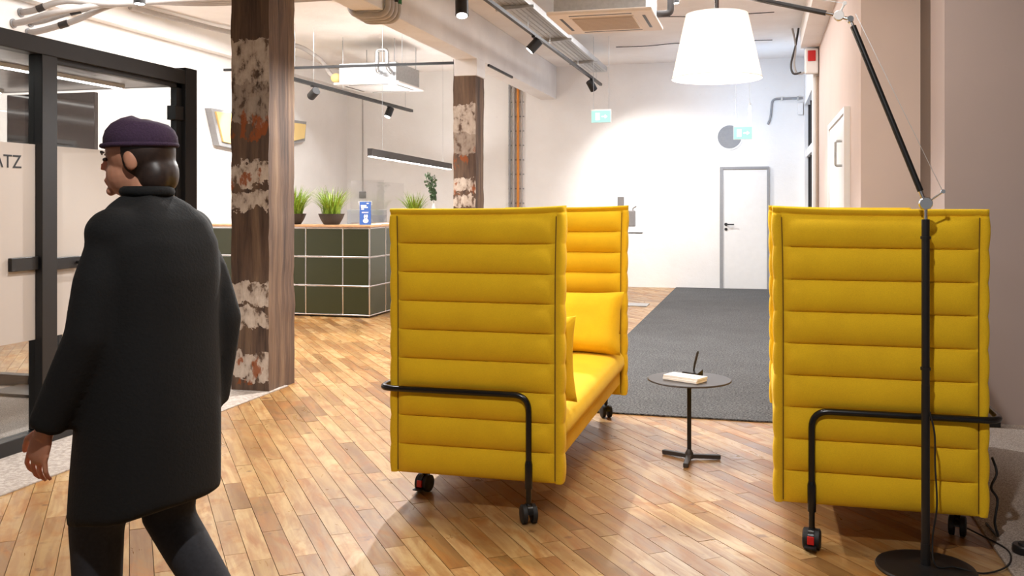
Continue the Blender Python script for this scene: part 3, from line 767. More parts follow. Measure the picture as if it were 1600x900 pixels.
MB().box(CX + cols_x[-1] - .02, CX - .06, CY + .06, CY + .5, .001, .06).box(CX - .5, CX - .06, CY + .4, CY + 2.45, .001, .06).build('plinth', 'black', cn)
MB().prism([(CX + cols_x[-1] - .03, CY - .02, 1.106), (CX + .02, CY - .02, 1.106), (CX + .02, CY + 2.53, 1.106), (CX - .5, CY + 2.53, 1.106), (CX - .5, CY + .48, 1.106), (CX + cols_x[-1] - .03, CY + .48, 1.106)], (0, 0, .026)).build('counter_top', 'wood_top', cn, bevel=.003)
CT = 1.1325
def grass_pot(x, y, z, r, h, label, n=150, gh=.26):
    e = root('potted_grass', (x, y, z), label, 'plant', 'grass bowls at the reception')
    MB().lathe((x, y, z), [(r * .55, 0), (r * .6, .004), (r * .85, h * .55), (r, h), (r * .93, h), (r * .85, h * .8), (0, h * .8)], 32).build('pot', 'pot', e, smooth=40)
    MB().lathe((x, y, z + h * .8), [(0, 0), (r * .88, .001), (r * .6, .012), (0, .015)], 20).build('soil', 'soil', e, smooth=60)
    m = MB()
    for k in range(n):
        a = random.random() * 2 * PI; rr = r * .7 * math.sqrt(random.random()); L = gh * random.uniform(.55, 1.05)
        b = Vector((x + rr * math.cos(a), y + rr * math.sin(a), z + h * .82)); out = Vector((math.cos(a + random.uniform(-.5, .5)), math.sin(a + random.uniform(-.5, .5)), 0))
        lean = random.uniform(.1, .85); sd = out.cross(Vector((0, 0, 1))).normalized() * .0055
        pts = [b + out * (lean * L * t_ ** 1.8) + Vector((0, 0, L * (t_ - .3 * lean * t_ * t_))) for t_ in (0, .35, .7, 1)]
        vs_ = []
        for q_, wd in zip(pts, (1, 1, .75, .1)): vs_ += [q_ - sd * wd, q_ + sd * wd]
        m.add(vs_, [(0, 1, 3, 2), (2, 3, 5, 4), (4, 5, 7, 6)])
    f = m.build('foliage', 'grass', e); f['kind'] = 'stuff'
    return e
grass_pot(CX - .60, CY + .2, CT, .165, .135, 'bushy grass in a dark bowl beside the blue leaflet stand', 190, .40)
grass_pot(CX - 1.14, CY + .22, CT, .165, .135, 'bushy grass in a dark bowl on the counter, half hidden by the brown column', 190, .40)
grass_pot(-4.80, 12.6, CT, .12, .1, 'smaller bright grass pot farther along the counter behind the left sofa', 130, .40)
fl = root('leaflet_stand', (CX - .12, CY + .15, CT), 'blue leaflet standing in a clear holder at the counter corner', 'leaflet')
fx, fy = CX - .14, CY + .15
tilt = lambda x, z, n=0: Vector((fx + x + .10 * (.29 - z) * .6, fy + .3 * z + n, CT + z))
MB().prism([tilt(-.075, .002), tilt(.075, .002), tilt(.055, .285), tilt(-.095, .285)], (0, .004, 0)).build('leaflet', 'blue', fl)
MB().prism([tilt(-.085, .0, .006), tilt(.085, .0, .006), tilt(.07, .295, .006), tilt(-.12, .295, .006)], (0, .004, 0)).build('holder', 'acrylic', fl)
MB().box(fx - .10, fx + .09, fy + .0, fy + .16, CT, CT + .004).build('holder_foot', 'acrylic', fl)
pr = MB()
for (x0, x1, z0, z1) in ((.0, .03, .26, .27), (-.075, .0, .228, .243), (-.07, .02, .208, .222), (-.065, -.03, .188, .202), (-.055, .035, .155, .159), (-.055, .03, .145, .149)):
    pr.prism([tilt(x0, z0, -.001), tilt(x1, z0, -.001), tilt(x1, z1, -.001), tilt(x0, z1, -.001)], (0, -.0006, 0))
for cx_, cz_, rx_, rz_ in ((-.012, .105, .012, .022), (.016, .105, .012, .022), (.004, .05, .036, .028), (-.012, .082, .006, .014), (.018, .082, .006, .014)):
    pr.prism([tilt(cx_ + rx_ * math.cos(2 * PI * k / 14), cz_ + rz_ * math.sin(2 * PI * k / 14), -.001) for k in range(14)], (0, -.0006, 0))
pr.build('print', 'paper', fl)
tag(slab(MB(), (CX - .06, CY + .30), .07, .09, CT, CT + .008, .2).build('paper_pad', 'paper'), 'white paper pad on the counter right of the leaflet stand', 'paper')
tag(slab(MB(), (CX - .14, CY + .78), .06, .09, CT, CT + .012, -.3).build('paper_pad', 'paper'), 'white paper pad on the counter behind the acrylic guard', 'paper')
ac = root('acrylic_screen', (-4.95, 11.2, CT), 'clear acrylic sneeze guard standing on the counter', 'screen')
MB().box(-5.08, -5.072, 11.05, 12.9, CT, CT + .56).build('acrylic_sheet', 'acrylic', ac)
MB().box(-5.072, -4.62, 11.05, 11.058, CT, CT + .56).build('acrylic_sheet', 'acrylic', ac)
MB().box(-5.13, -5.02, 11.2, 11.24, CT, CT + .02).box(-5.13, -5.02, 12.6, 12.64, CT, CT + .02).build('foot', 'acrylic', ac)
mo = root('computer_monitor', (-5.5, 12.4, 0), 'grey back of a computer monitor behind the counter', 'monitor')
MB().box(-5.75, -5.15, 12.4, 12.43, .98, 1.31).build('display', 'grey_plastic', mo, bevel=.008)
MB().box(-5.48, -5.42, 12.43, 12.46, .745, 1.1).box(-5.58, -5.32, 12.37, 12.55, .735, .745).build('monitor_stand', 'grey_plastic', mo)
ds = root('reception_desk', (-5.6, 12.3, 0), 'low white desk behind the counter', 'desk')
MB().box(-6.3, -5.13, 11.8, 12.9, .71, .735).build('desk_top', 'white', ds)
for x, y in ((-6.27, 11.83), (-5.18, 11.83), (-6.27, 12.84), (-5.18, 12.84)): MB().box(x, x + .03, y, y + .03, .0015, .71).build('leg', 'chrome', ds)
oc = root('office_chair', (-5.0, 13.6, 0), 'office chair with rounded grey back behind the counter', 'chair')
MB().ell((-5.25, 13.55, 1.03), (.23, .05, .31), p=.7).build('backrest', 'grey_plastic', oc, smooth=60)
MB().ell((-5.25, 13.8, .48), (.25, .25, .05), p=.7).build('seat', 'grey_plastic', oc, smooth=60)
MB().tube([(-5.25, 13.8, .06), (-5.25, 13.8, .45)], .025).build('gas_lift', 'black', oc)
MB().tube([(-5.25, 13.78, .44), (-5.25, 13.55, .5), (-5.25, 13.52, .8)], .018).build('back_strut', 'black', oc)
for k in range(5):
    a = 2 * PI * k / 5; MB().tube([(-5.25, 13.8, .08), (-5.25 + .28 * math.cos(a), 13.8 + .28 * math.sin(a), .05)], [.022, .014]).ell((-5.25 + .28 * math.cos(a), 13.8 + .28 * math.sin(a), .0295), (.02, .02, .028), nu=10, nv=6).build('foot', 'black', oc)
va = root('vase_with_eucalyptus', (-4.75, 13.0, CT), 'white pointed ceramic vase with a eucalyptus branch beside the farther column', 'vase')
vx, vy = -4.66, 13.03
MB().lathe((vx, vy, CT), [(0, 0), (.05, 0), (.062, .05), (.055, .12), (.03, .2), (.016, .27), (.013, .27), (.02, .2), (0, .15)], 24).build('vase', 'ceramic', va, smooth=60)
lv = MB(); stem = MB()
for br in range(6):
    a0 = random.uniform(-.5, .5) ; pts = spline([(vx, vy, CT + .2), (vx + .02 * a0, vy, CT + .38), (vx + .22 * a0 - .02, vy + .05 * random.uniform(-1, 1), CT + .58 + .16 * random.random())], 6)
    stem.tube(pts, .0025, 5)
    for k in range(5, len(pts)):
        for s in (-1, 1, .3):
            c = pts[k] + Vector((s * .03, random.uniform(-.02, .02), random.uniform(-.02, .02))); R = rotm(random.uniform(0, 3), random.uniform(0, 3), random.uniform(0, 3))
            lv.add([c + R @ Vector((.024 * math.cos(2 * PI * j / 8), .017 * math.sin(2 * PI * j / 8), 0)) for j in range(8)], [tuple(range(8))])
stem.build('stem', 'leaf', va); f = lv.build('foliage', 'leaf', va); f['kind'] = 'stuff'

# ------------------------------------------------------------------ sanitiser stand
ss = root('sanitiser_stand', (-1.72, 12.9, 0), 'slim grey dispenser stand with drip tray near the far wall', 'dispenser')
MB().box(-2.0, -1.5, 12.72, 13.08, .001, .012).build('base_plate', 'steel', ss)
MB().box(-1.93, -1.84, 12.93, 12.97, .012, 1.49).build('post', 'grey_plastic', ss, bevel=.004)
MB().box(-1.84, -1.68, 12.88, 12.96, 1.08, 1.30).build('dispenser', 'grey_plastic', ss, bevel=.012)
MB().tube([(-1.71, 12.9, 1.30), (-1.71, 12.9, 1.33), (-1.66, 12.88, 1.36)], .01).build('pump', 'steel', ss)
MB().box(-1.86, -1.58, 12.85, 12.99, .985, 1.0).build('drip_tray', 'dark_grey', ss)

# ------------------------------------------------------------------ ceiling services
def track(name, pts, w_, label, hang=(), top=ZC):
    e = root(name, pts[0], label, 'light track', 'black light tracks')
    MB().bar(pts[0], pts[1], w_, w_ * .9).build('track_profile', 'black', e)
    hz = MB()
    for x, y, z in hang: hz.tube([(x, y, z), (x, y, top)], .003, 6)
    if hang: hz.build('hanger_wire', 'steel', e)
    return e
TXK, TZ = -2.48, 3.3
track('light_track', [(TXK, -1, TZ), (TXK, 14.85, TZ)], .04, 'long black light track beside the cable tray', [(TXK, y, TZ) for y in (2, 5, 8.2, 10, 11.1, 12.9, 14.4)], 3.45)
track('light_track', [(-5.72, 10.6, 2.97), (-5.72, 14.9, 2.97)], .05, 'black light track over the reception with two spots', [(-5.72, y, 2.97) for y in (11.3, 12.2, 14.6)])
track('light_track', [(-6.94, 11.12, 3.18), (-3.70, 11.12, 3.15)], .035, 'thin black rail crossing above the reception counter', [(-6.8, 11.12, 3.18), (-5.9, 11.12, 3.17), (-4.4, 11.12, 3.16)])
def spot(x, y, z, tgt, label, energy=120, ang=60, r=.057, L=.16, blend=.4, color=(1, .985, .965), stem=.10):
    e = root('spotlight', (x, y, z), label, 'spotlight', 'black cylinder spotlights')
    c = Vector((x, y, z - stem - .02)); d = (Vector(tgt) - c).normalized()
    MB().box(x - .02, x + .02, y - .05, y + .05, z - .035, z - .015).tube([(x, y, z - .03), tuple(c)], .011, 8).build('bracket', 'black', e)
    a, b = c - d * L * .5, c + d * L * .5
    h = MB().tube([a, a + d * .004, b - d * .002, b], [r * .94, r, r, r * .95], 24).build('lamp_head', 'black', e, smooth=40)
    MB().tube([b + d * .0005, b + d * .003], r * .82, 22).build('lens', 'spot_lens', h)
    spot_light('spot_beam', b + d * .02, tgt, energy, ang, e, blend, color)
    return e
spot(TXK, 7.65, TZ, (-2.1, 6.6, 0), 'nearest spotlight on the long track, pointing straight down', 560, 130, stem=.21)
spot(TXK, 10.3, TZ, (-5.2, 9.6, .2), 'middle spotlight on the long track, tilted toward the counter', 260, 80)
spot(TXK, 14.0, TZ, (-1.45, 15.75, .9), 'last spotlight on the long track before the far wall', 210, 100, blend=.8)
spot(TXK, 4.6, TZ, (-2.6, 4.0, 0), 'spotlight on the long track above the left sofa', 240, 110)
spot(-.2, .8, ZC, (-.3, 4.2, .5), 'ceiling spotlight in front of the sofas', 245, 95, stem=.08)
spot(-5.72, 11.3, 2.97, (-7.3, 12.4, 2.0), 'reception spotlight half hidden by the near column, lighting the wall panel', 130, 70, blend=.12)
spot(-5.72, 13.9, 2.97, (-6.2, 13.2, 1.0), 'reception spotlight near the end of the short track', 110, 80)
spot(-5.83, 7.86, ZC, (-5.83, 7.8, 0), 'small spotlight under the ceiling above the glass office', 170, 100, stem=.32)
spot(-.92, 10.3, ZC, (-.6, 10.6, 0), 'spotlight on the ceiling right of the air conditioner', 200, 100, stem=.08)
# perforated cable tray
ty = root('cable_tray', (-2.46, 10, 3.45), 'perforated galvanised cable tray hanging along the beam', 'cable tray')
MB().box(-2.62, -2.32, -1, 14.5, 3.45, 3.455).build('tray_floor', 'steel', ty)
for x in (-2.62, -2.325): MB().box(x, x + .005, -1, 14.5, 3.455, 3.52).build('tray_side', 'steel', ty)
y = 6.0
slots = MB()
while y < 14.4:
    for x in (-2.58, -2.52, -2.46, -2.40, -2.36): slots.box(x - .008, x + .008, y, y + .03, 3.448, 3.4505)
    y += .06
s_ = slots.build('perforation', 'grey_plastic', ty); s_['kind'] = 'stuff'
for y in (7.2, 9.4, 11.4, 13.3): MB().prism([(-2.68, y, 3.40), (-2.68, y, 3.448), (-2.27, y, 3.448), (-2.27, y, 3.425)], (0, .04, 0)).build('bracket', 'steel', ty)
for y in (7.22, 9.42, 11.42, 13.32): MB().tube([(-2.66, y, 3.44), (-2.66, y, ZC)], .006, 6).build('hanger_rod', 'steel', ty)
MB().tube([(-2.36, -1, 3.475), (-2.36, 14.4, 3.475)], .018, 8).build('cable', 'dark_grey', ty)
MB().tube([(-2.42, -1, 3.47), (-2.42, 14.3, 3.47)], .014, 8).build('cable', 'grey_pipe', ty)

def cassette(x0, x1, y0, y1, z, label, pm_, grille):
    e = root('air_conditioner', ((x0 + x1) / 2, (y0 + y1) / 2, z), label, 'air conditioner', 'ceiling cassette units')
    MB().box(x0, x1, y0, y1, z, z + .035).build('cover_panel', pm_, e, bevel=.012)
    MB().box(x0 + .06, x1 - .06, y0 + .06, y1 - .06, z + .035, z + .31).build('housing', 'steel', e, bevel=.004)
    cx, cy = (x0 + x1) / 2, (y0 + y1) / 2; hx, hy = (x1 - x0) * .29, (y1 - y0) * .29
    MB().box(cx - hx - .02, cx + hx + .02, cy - hy - .02, cy + hy + .02, z - .006, z).build('grille_frame', pm_, e)
    g = MB().box(cx - hx, cx + hx, cy - hy, cy + hy, z - .009, z - .006).build('intake_grille', grille, e)
    if grille == 'grille':
        for k in range(16):
            yy = cy - hy + 2 * hy * (k + .5) / 16; MB().box(cx - hx, cx + hx, yy - .004, yy + .004, z - .013, z - .009).build('slat', 'cream', g)
    vx_, vy_ = (x1 - x0) * .3, (y1 - y0) * .3; o1, o2 = (x1 - x0) * .40, (y1 - y0) * .40
    for a in (-1, 1):
        MB().box(cx - vx_, cx + vx_, cy + a * o2 - .014, cy + a * o2 + .014, z - .002, z + .002).build('air_slot', 'dark_grey', e)
        MB().box(cx + a * o1 - .014, cx + a * o1 + .014, cy - vy_, cy + vy_, z - .002, z + .002).build('air_slot', 'dark_grey', e)
    for x in (x0 + .1, x1 - .1):
        for y in (y0 + .1, y1 - .1): MB().tube([(x, y, z + .3), (x, y, ZC)], .006, 6).build('hanger_rod', 'steel', e)
    return e
a1 = cassette(-1.98, -.98, 8.7, 9.75, 3.18, 'ceiling air conditioner with beige grille beside the cable tray', 'cream', 'grille')
a2 = cassette(-5.94, -4.94, 12.35, 13.4, 3.10, 'white ceiling air conditioner hanging over the reception', 'white', 'white')
MB().tube(fillet([(-5.2, 12.36, 3.25), (-5.2, 12.2, 3.25), (-5.2, 12.2, 3.55), (-5.05, 12.2, 3.55), (-5.05, 12.2, 3.30), (-5.05, 12.36, 3.25)], .05), .03, 10).build('drain_pipe', 'steel', a2, smooth=60)
MB().tube(fillet([(-5.88, 12.5, 3.22), (-6.05, 12.5, 3.25), (-6.12, 12.4, 3.45), (-6.3, 12.1, 3.62), (-6.9, 10.9, 3.68), (-7.1, 9.4, 3.68)], .12), .032, 10).build('supply_pipe', 'grey_pipe', a2, smooth=60)
MB().ell((-5.97, 12.5, 3.22), (.08, .06, .07)).build('pipe_insulation', 'art', a2, smooth=60)
MB().tube(fillet([(-1.02, 9.5, 3.3), (-.88, 9.5, 3.3), (-.88, 9.5, 3.7)], .05), .035, 10).build('drain_pipe', 'dark_grey', a1, smooth=60)

# conduits at the top left and over the beam
pb = root('conduit_bundle', (-7.3, 7.0, 3.3), 'bundle of grey conduits sweeping from the left wall to the ceiling', 'conduits')
for k, (y0, z0) in enumerate(((7.95, 3.34), (7.85, 3.21), (8.05, 3.15), (8.08, 3.26))):
    pts = spline([(XL + .001, y0, z0), (-7.15, y0 + .02, z0 + .02), (-6.85, y0 + .12, z0 + .12), (-6.4, 8.25 + .06 * k, 3.44 + .02 * k), (-5.6, 8.5 + .07 * k, 3.50), (-4.6, 8.7 + .07 * k, 3.53), (-3.70, 8.8 + .07 * k, 3.55)], 8)
    c = MB().tube(pts, .032, 10).build('conduit', 'grey_pipe', pb, smooth=60)
    MB().tube([pts[0], pts[1]], .048, 14).build('wall_sleeve', 'grey_plastic', c, smooth=40)
    if k != 1: MB().tube(pts[9 + 2 * k:12 + 2 * k], .037, 10).build('tape_wrap', 'dark_grey', c, smooth=60)
pc_ = root('beam_conduits', (-3.4, 8.2, 3.2), 'grey conduits bending under the concrete beam', 'conduits')
for k in range(4):
    yy = 8.14 + .085 * k
    c = MB().tube(fillet([(-3.36, yy, 3.74), (-3.36, yy, 3.150 - .004 * k), (-3.72, yy - .05, 3.150 - .004 * k), (-3.73, yy - .05, 3.4)], .11, 8), .028, 10).build('conduit', 'grey_pipe', pc_, smooth=60)
    MB().tube([(-3.36, yy, 3.30), (-3.36, yy, 3.37)], .034, 10).build('clip', 'green_clip' if k == 3 else 'black', c)
# cable ladder on the far wall
cl = root('cable_ladder', (-4.15, YF, 2), 'vertical cable ladder with an orange cable on the far wall', 'cable ladder')
for x, r, mt in ((-4.22, .02, 'grey_plastic'), (-4.15, .028, 'grey_pipe'), (-4.07, .024, 'orange'), (-4.00, .014, 'grey_pipe')):
    MB().tube([(x, YF - .05, .1), (x, YF - .05, 3.55)], r, 8).build('cable', mt, cl, smooth=60)
for k in range(13): MB().box(-4.25, -3.97, YF - .025, YF - .003, .4 + .25 * k, .418 + .25 * k).build('rung', 'grey_plastic', cl)
# wall socket with conduit behind the counter
so = root('wall_socket', (-6.95, YF, 1.55), 'dark wall socket at the end of a thin conduit in the reception corner', 'socket')
MB().box(-7.05, -6.93, YF - .035, YF, 1.5, 1.62).build('socket_box', 'dark_grey', so, bevel=.005)
MB().box(-7.05, -6.93, YF - .03, YF, 1.38, 1.49).build('socket_plate', 'white', so, bevel=.005)
MB().tube([(-6.99, YF - .015, 1.62), (-6.99, YF - .015, 3.3)], .01, 8).build('conduit', 'grey_pipe', so)
# linear pendant over the desk
pe = root('linear_pendant', (-4.68, 10.65, 2.0), 'black linear pendant with glowing underside over the reception', 'lamp')
PA, PB = Vector((-4.68, 10.75, 2.0)), Vector((-5.09, 15.06, 2.0)); 
MB().bar(PA + Vector((0, 0, .02)), PB + Vector((0, 0, .02)), .06, .075).build('lamp_body', 'dark_grey', pe)
MB().bar(PA + Vector((0, .01, -.0225)), PB + Vector((0, -.01, -.0225)), .05, .008).build('diffuser', 'led', pe)
MB().bar(PA + Vector((0, .01, .0605)), PB + Vector((0, -.01, .0605)), .05, .005).build('uplight_diffuser', 'uplight', pe)
sdv = Vector(((PB - PA).y, -(PB - PA).x, 0)).normalized()
for q_ in (-1, 1): MB().bar(PA + sdv * q_ * .0285 + Vector((0, 0, .066)), PB + sdv * q_ * .0285 + Vector((0, 0, .066)), .003, .022).build('lamp_rim', 'dark_grey', pe)
for q_ in (PA, PB): MB().bar(q_ - sdv * .03 + Vector((0, 0, .066)), q_ + sdv * .03 + Vector((0, 0, .066)), .003, .022).build('lamp_rim', 'dark_grey', pe)
hw = MB()
for t_ in (.12, .88): q = PA.lerp(PB, t_); hw.tube([q + Vector((0, 0, .05)), (q.x, q.y, ZC)], .002, 5)
hw.build('hanger_wire', 'steel', pe)
# exit signs
def exit_sign(x, y, z, w_, h, top, label):
    e = root('exit_sign', (x, y, z), label, 'exit sign', 'hanging exit signs')
    MB().box(x - w_ / 2 - .006, x + w_ / 2 + .006, y - .012, y + .012, z - h / 2 - .006, z + h / 2 + .02).build('housing', 'white', e)
    MB().box(x - w_ / 2, x + w_ / 2, y - .016, y - .012, z - h / 2, z + h / 2).build('sign_face', 'exit', e)
    k = h / .18; mk = MB(); yy = y - .017
    mk.box(x - .085 * k, x - .02 * k, yy, yy + .001, z - .055 * k, z + .055 * k)                      # doorway
    mk.prism([(x + .01 * k, yy, z + .008 * k), (x + .06 * k, yy, z + .008 * k), (x + .06 * k, yy, z + .03 * k), (x + .1 * k, yy, z), (x + .06 * k, yy, z - .03 * k), (x + .06 * k, yy, z - .008 * k), (x + .01 * k, yy, z - .008 * k)], (0, .001, 0))
    mk.build('pictogram', 'exit_mark', e)
    wr_ = MB()
    for s in (-1, 1): wr_.tube([(x + s * w_ * .4, y, z + h / 2 + .02), (x + s * w_ * .4, y, top)], .003, 5)
    wr_.build('hanger_wire', 'steel', e)
exit_sign(-2.18, 13.07, 2.62, .27, .165, ZC, 'glowing exit sign hanging left of the lamp shade')
exit_sign(-.27, 14.4, 2.45, .26, .18, ZC, 'glowing exit sign hanging in front of the round vent')
em = root('emergency_tube_lamp', (-.17, 14.45, 2.72), 'small bright cool white tube lamp hanging beside the exit sign', 'lamp')
MB().tube([(-.17, 14.45, 2.58), (-.17, 14.45, 2.86)], .016, 10).build('tube', emit('cool tube', (.75, .88, 1, 1), 12), em)
MB().tube([(-.17, 14.45, 2.86), (-.17, 14.45, 2.9)], .02, 10).build('cap', 'white', em)
MB().tube([(-.17, 14.45, 2.9), (-.17, 14.45, ZC)], .003, 5).build('hanger_wire', 'steel', em)
el_ = bpy.data.lights.new('tube_glow', 'POINT'); el_.energy = 22; el_.color = (.45, .68, 1); el_.shadow_soft_size = .06
eo = bpy.data.objects.new('tube_glow', el_); COL.objects.link(eo); eo.parent = em; eo.location = (.0, .06, 0)
for k, (yw, lab) in enumerate(((11.9, 'thin wire sagging along the ceiling nearer the air conditioner'), (13.9, 'thin wire sagging along the ceiling near the far wall'))):
    tag(MB().tube(spline([(-2.1 + .45 * q, yw + .05 * math.sin(q * 2.1 + k), ZC - .012 - .012 * (q % 2)) for q in range(6)], 6), .006, 6).build('ceiling_wire', 'dark_grey', smooth=60), lab, 'wire', 'wires on the ceiling')
# round vent in the far wall
vt = root('round_vent', (-.505, YF, 2.49), 'round grey ventilation grille above the white door', 'vent')
MB().lathe((-.505, YF - .012, 2.49), [(.19, 0), (.215, 0), (.215, .011), (.19, .011)], 40, 'y', closed=False).build('vent_ring', 'white', vt, smooth=40)
MB().lathe((-.505, YF - .004, 2.49), [(0, 0), (.19, 0), (.19, .003), (0, .003)], 40, 'y', closed=False).build('vent_disc', 'grey_plastic', vt)
for k in range(-5, 6):
    h = .033 * k; wd = math.sqrt(max(0, .185 ** 2 - h * h)); MB().box(-.505 - wd, -.505 + wd, YF - .012, YF - .005, 2.49 + h - .007, 2.49 + h + .007).build('slat', 'grey_plastic', vt)
wp = root('wall_pipe', (.6, YF, 3.09), 'thin grey pipe bending down the far wall beside the window', 'pipe')
MB().tube(fillet([(.64, YF - .03, 3.09), (.17, YF - .03, 3.09), (.14, YF - .03, 2.78), (.10, YF - .03, 2.68)], .07), .018, 8).build('pipe', 'grey_plastic', wp, smooth=60)
for x in (.3, .55): MB().box(x, x + .03, YF - .055, YF, 3.06, 3.12).build('pipe_clip', 'steel', wp)
tag(MB().box(.56, .645, YF - .06, YF, 2.82, 3.02).build('motion_sensor', 'white', bevel=.015), 'small white sensor box in the corner above the window', 'sensor')
# alarm sounder on the jog
al = root('alarm_sounder', (.66, 12.95, 3.28), 'white alarm box with a red flasher high beside the beam', 'alarm')
MB().box(.55, .72, 12.86, 12.999, 3.1, 3.43).build('housing', 'white', al, bevel=.02)
MB().box(.585, .685, 12.845, 12.862, 3.26, 3.40).build('flasher', 'red', al, bevel=.008)
for k in range(2): MB().tube(spline([(.56 - .05 * k, 12.97, 3.13), (.46 - .05 * k, 12.98, 3.12), (.42 - .04 * k, 13.0, 3.25), (.44, 13.05, 3.5), (.40 + .08 * k, 13.1, 3.74)], 6), .014, 7).build('cable', 'dark_grey' if k else 'grey_pipe', al, smooth=60)
rp = tag(MB().tube([(XW + .05, 12.975, .02), (XW + .05, 12.975, 3.08)], .022, 10).build('riser_pipe', 'grille', smooth=60), 'brownish riser pipe beside the dark window', 'pipe')
# wall panel
ar = root('wall_panel', (XL, 12.5, 2.4), 'faceted pale yellow panel on the spotlit left wall', 'wall panel')
MB().prism([(XL + .1, 11.3, 2.65), (XL + .1, 11.48, 2.25), (XL + .1, 12.4, 2.2), (XL + .1, 13.85, 2.46), (XL + .1, 13.9, 2.69)], (.03, 0, 0)).build('panel_face', 'art', ar)
MB().prism([(XL + .001, 11.22, 2.69), (XL + .001, 11.42, 2.20), (XL + .001, 12.4, 2.14), (XL + .001, 13.92, 2.42), (XL + .001, 13.97, 2.74)], (.098, 0, 0)).build('panel_edge', 'grey_plastic', ar)

# ------------------------------------------------------------------ person walking past
PX, PY, PZ = -1.70, 2.36, 0
per = root('person', (PX, PY, 0), 'person in a long black coat and dark purple cap walking left past the column', 'person')
per.rotation_euler = (0, 0, math.radians(80.8)); ORG[per.name] = Vector((0, 0, 0))
def remesh(o, vox, sm=6):
    r = o.modifiers.new('remesh', 'REMESH'); r.mode = 'VOXEL'; r.voxel_size = vox; r.use_smooth_shade = True
    s = o.modifiers.new('smooth', 'SMOOTH'); s.factor = .5; s.iterations = sm
    return o
HR = rotm(math.radians(-8), 0, math.radians(32)); HC = Vector((0, .075, 1.515))
H = lambda x, y, z: HC + HR @ Vector((x, y, z))
b = MB()
b.ell(HC + HR @ Vector((0, -.012, .02)), (.074, .092, .092), HR, 24, 16)
b.ell(H(0, .022, -.045), (.056, .066, .068), HR)                       # jaw
b.add([H(-.011, .082, -.022), H(.011, .082, -.022), H(0, .108, -.020), H(0, .084, .022), H(0, .06, 0)], [(0, 1, 2), (0, 2, 3), (1, 3, 2), (0, 3, 4), (3, 1, 4), (0, 4, 1)])
b.ell(H(0, .085, -.052), (.021, .010, .006), HR, 12, 8); b.ell(H(0, .082, -.062), (.018, .010, .006), HR, 12, 8)   # lips
b.ell(H(0, .08, -.085), (.018, .014, .014), HR, 12, 8)
for s in (-1, 1): b.ell(H(s * .074, -.005, -.008), (.010, .020, .031), HR, 12, 8)
b.tube([H(0, -.015, -.05), (0, .03, 1.40), (0, .01, 1.33)], [.048, .048, .052], 16)
b.loft([[Vector((rx * math.cos(2 * PI * k / 24) + 0, cy + ry * math.sin(2 * PI * k / 24), z)) for k in range(24)] for z, rx, ry, cy in
        ((.80, .15, .105, 0), (.90, .165, .115, 0), (1.02, .125, .09, .005), (1.15, .14, .095, .01), (1.26, .14, .085, .01), (1.32, .10, .065, .01), (1.37, .06, .055, .018))])
SHL, ELL, WRL = Vector((-.155, .01, 1.305)), Vector((-.205, .035, 1.02)), Vector((-.235, .165, .76))
SHR, ELR, WRR = Vector((.155, .01, 1.305)), Vector((.20, -.07, 1.03)), Vector((.18, -.05, .77))
b.tube([SHL, SHL.lerp(ELL, .5), ELL, ELL.lerp(WRL, .3), WRL], [.034, .040, .037, .038, .026], 14)
b.tube([SHR, SHR.lerp(ELR, .5), ELR, ELR.lerp(WRR, .3), WRR], [.034, .040, .037, .038, .026], 14)
def hand(wr, d, side):
    d = d.normalized(); out = Vector((side, 0, 0)); out = (out - d * out.dot(d)).normalized(); fw = d.cross(out) * (-side)
    # fw: across the palm toward the thumb
    pm_ = wr + d * .045
    R = Matrix((fw, out, d)).transposed()
    b.ell(pm_, (.037, .015, .052), R, 16, 10, .8); b.tube([wr - d * .02, wr + d * .02], [.025, .027], 12)
    for k, (o_, L) in enumerate(((.031, .068), (.0105, .078), (-.0105, .072), (-.031, .056))):
        p0 = wr + d * .078 + fw * o_; q1 = p0 + d * L * .48 - out * L * .10 + fw * o_ * .22; q2 = q1 + d * L * .32 - out * L * .22; q3 = q2 + d * L * .18 - out * L * .24
        b.tube([p0 - d * .02, p0, q1, q2, q3], [.0085, .0082, .0076, .007, .0056], 10)
    t0 = wr + d * .02 + fw * .028; b.tube([t0, t0 + d * .03 + fw * .028 - out * .006, t0 + d * .055 + fw * .038 - out * .014, t0 + d * .075 + fw * .04 - out * .018], [.012, .0105, .0092, .007], 10)
hand(WRL, Vector((-.05, .30, -.95)), -1); hand(WRR, Vector((0, .12, -1)), 1)
KL, AL, KR, AR = Vector((-.09, .13, .46)), Vector((-.09, .12, .085)), Vector((.085, .03, .45)), Vector((.085, -.22, .16))
for s, K, A in ((-1, KL, AL), (1, KR, AR)):
    h_ = Vector((s * .085, 0, .86)); b.tube([h_, h_.lerp(K, .4), K, K.lerp(A, .3), K.lerp(A, .8), A], [.088, .075, .054, .053, .036, .034], 16)
body = remesh(b.build('body', 'skin', per, smooth=True), .0042, 3)
for s in (-1, 1):
    MB().ell(H(s * .031, .0755, .006), (.011, .007, .006), HR, 12, 8).build('eye', 'eye', per, smooth=60)
    MB().tube([H(s * .016, .086, .024), H(s * .034, .082, .029), H(s * .050, .070, .024)], [.003, .0042, .002], 6).build('eyebrow', 'hair', per)
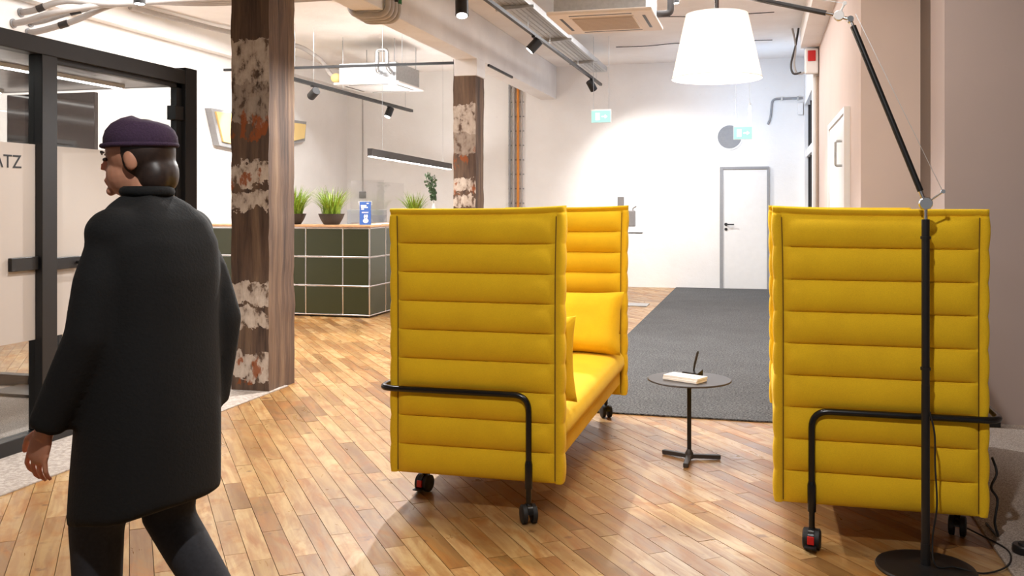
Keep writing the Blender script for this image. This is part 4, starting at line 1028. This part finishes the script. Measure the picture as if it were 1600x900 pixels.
# hair, cap
hm = MB(); hm.ell(H(0, -.028, .018), (.083, .089, .096), HR, 28, 18); hm.ell(H(0, -.075, -.05), (.064, .042, .062), HR); hm.ell(H(-.045, -.055, -.06), (.034, .045, .055), HR); hm.ell(H(.045, -.055, -.06), (.034, .045, .055), HR)
remesh(hm.build('hair', 'hair', per, smooth=True), .007, 4)
cm = MB(); rings = []
for z, r_ in ((.034, .98), (.04, 1.0), (.06, .99), (.08, .92), (.098, .76), (.110, .5), (.115, .2)):
    rings.append([H(.087 * r_ * math.cos(2 * PI * k / 32), -.018 + .104 * r_ * math.sin(2 * PI * k / 32) - .012 * (z / .13), z + .012 * math.sin(2 * PI * k / 32)) for k in range(32)])
cm.loft(rings); cp = cm.build('cap', 'cap', per, smooth=60)
MB().tube([H(.0865 * math.cos(2 * PI * k / 32), -.018 + .1035 * math.sin(2 * PI * k / 32), .036 + .012 * math.sin(2 * PI * k / 32)) for k in range(33)], .007, 8).build('cap_band', 'cap', cp, smooth=60)
# coat
co = MB()
def ring(z, rx, ry, cx, cy, sk=0):
    return [Vector((cx + rx * math.copysign(abs(math.cos(a)) ** .85, math.cos(a)), cy + ry * math.copysign(abs(math.sin(a)) ** .85, math.sin(a)) , z + sk * math.sin(a) + .006 * math.sin(5 * a))) for a in [2 * PI * k / 36 for k in range(36)]]
co.loft([ring(.50, .20, .20, 0, .035, -.05), ring(.60, .20, .195, 0, .03, -.03), ring(.75, .197, .185, 0, .02), ring(.90, .19, .17, 0, .01), ring(1.05, .182, .155, 0, 0), ring(1.18, .19, .15, 0, -.006),
         ring(1.27, .195, .14, 0, -.002), ring(1.335, .165, .12, 0, .005), ring(1.378, .115, .096, 0, .018), ring(1.405, .07, .068, 0, .028)])
co.tube([SHL + Vector((.03, 0, .005)), SHL.lerp(ELL, .5), ELL, ELL.lerp(WRL, .5), ELL.lerp(WRL, .97)], [.068, .068, .062, .056, .050], 18)
co.tube([SHR + Vector((-.03, 0, .005)), SHR.lerp(ELR, .5), ELR, ELR.lerp(WRR, .5), ELR.lerp(WRR, .97)], [.068, .068, .062, .056, .050], 18)
co.ell(SHL + Vector((.03, 0, -.005)), (.088, .09, .075)); co.ell(SHR + Vector((-.03, 0, -.005)), (.088, .09, .075)); co.ell((0, 0, 1.31), (.19, .11, .075))
coat = remesh(co.build('coat', 'coat', per, smooth=True), .012, 6)
MB().tube([Vector((.062 * math.cos(2 * PI * k / 24), .028 + .06 * math.sin(2 * PI * k / 24), 1.418)) for k in range(25)], .016, 10).build('collar', 'coat', coat, smooth=60)
tr = MB()
for s, K, A in ((-1, KL, AL), (1, KR, AR)):
    h_ = Vector((s * .085, 0, .86)); tr.tube([h_, h_.lerp(K, .4), K, K.lerp(A, .3), K.lerp(A, .92)], [.10, .09, .077, .070, .058], 18)
remesh(tr.build('trousers', 'trouser', per, smooth=True), .012, 4)
for s, A, pit in ((-1, AL, 0), (1, AR, -.7)):
    R = rotm(pit, 0, 0); f = MB(); c = A + R @ Vector((0, .055, -.045))
    f.ell(c, (.042, .125, .04), R, 20, 12, .8); f.ell(A + R @ Vector((0, -.01, 0)), (.045, .055, .06), R)
    remesh(f.build('shoe', 'shoe', per, smooth=True), .008, 4)
for ch in per.children: ORG[ch.name] = Vector((0, 0, 0))
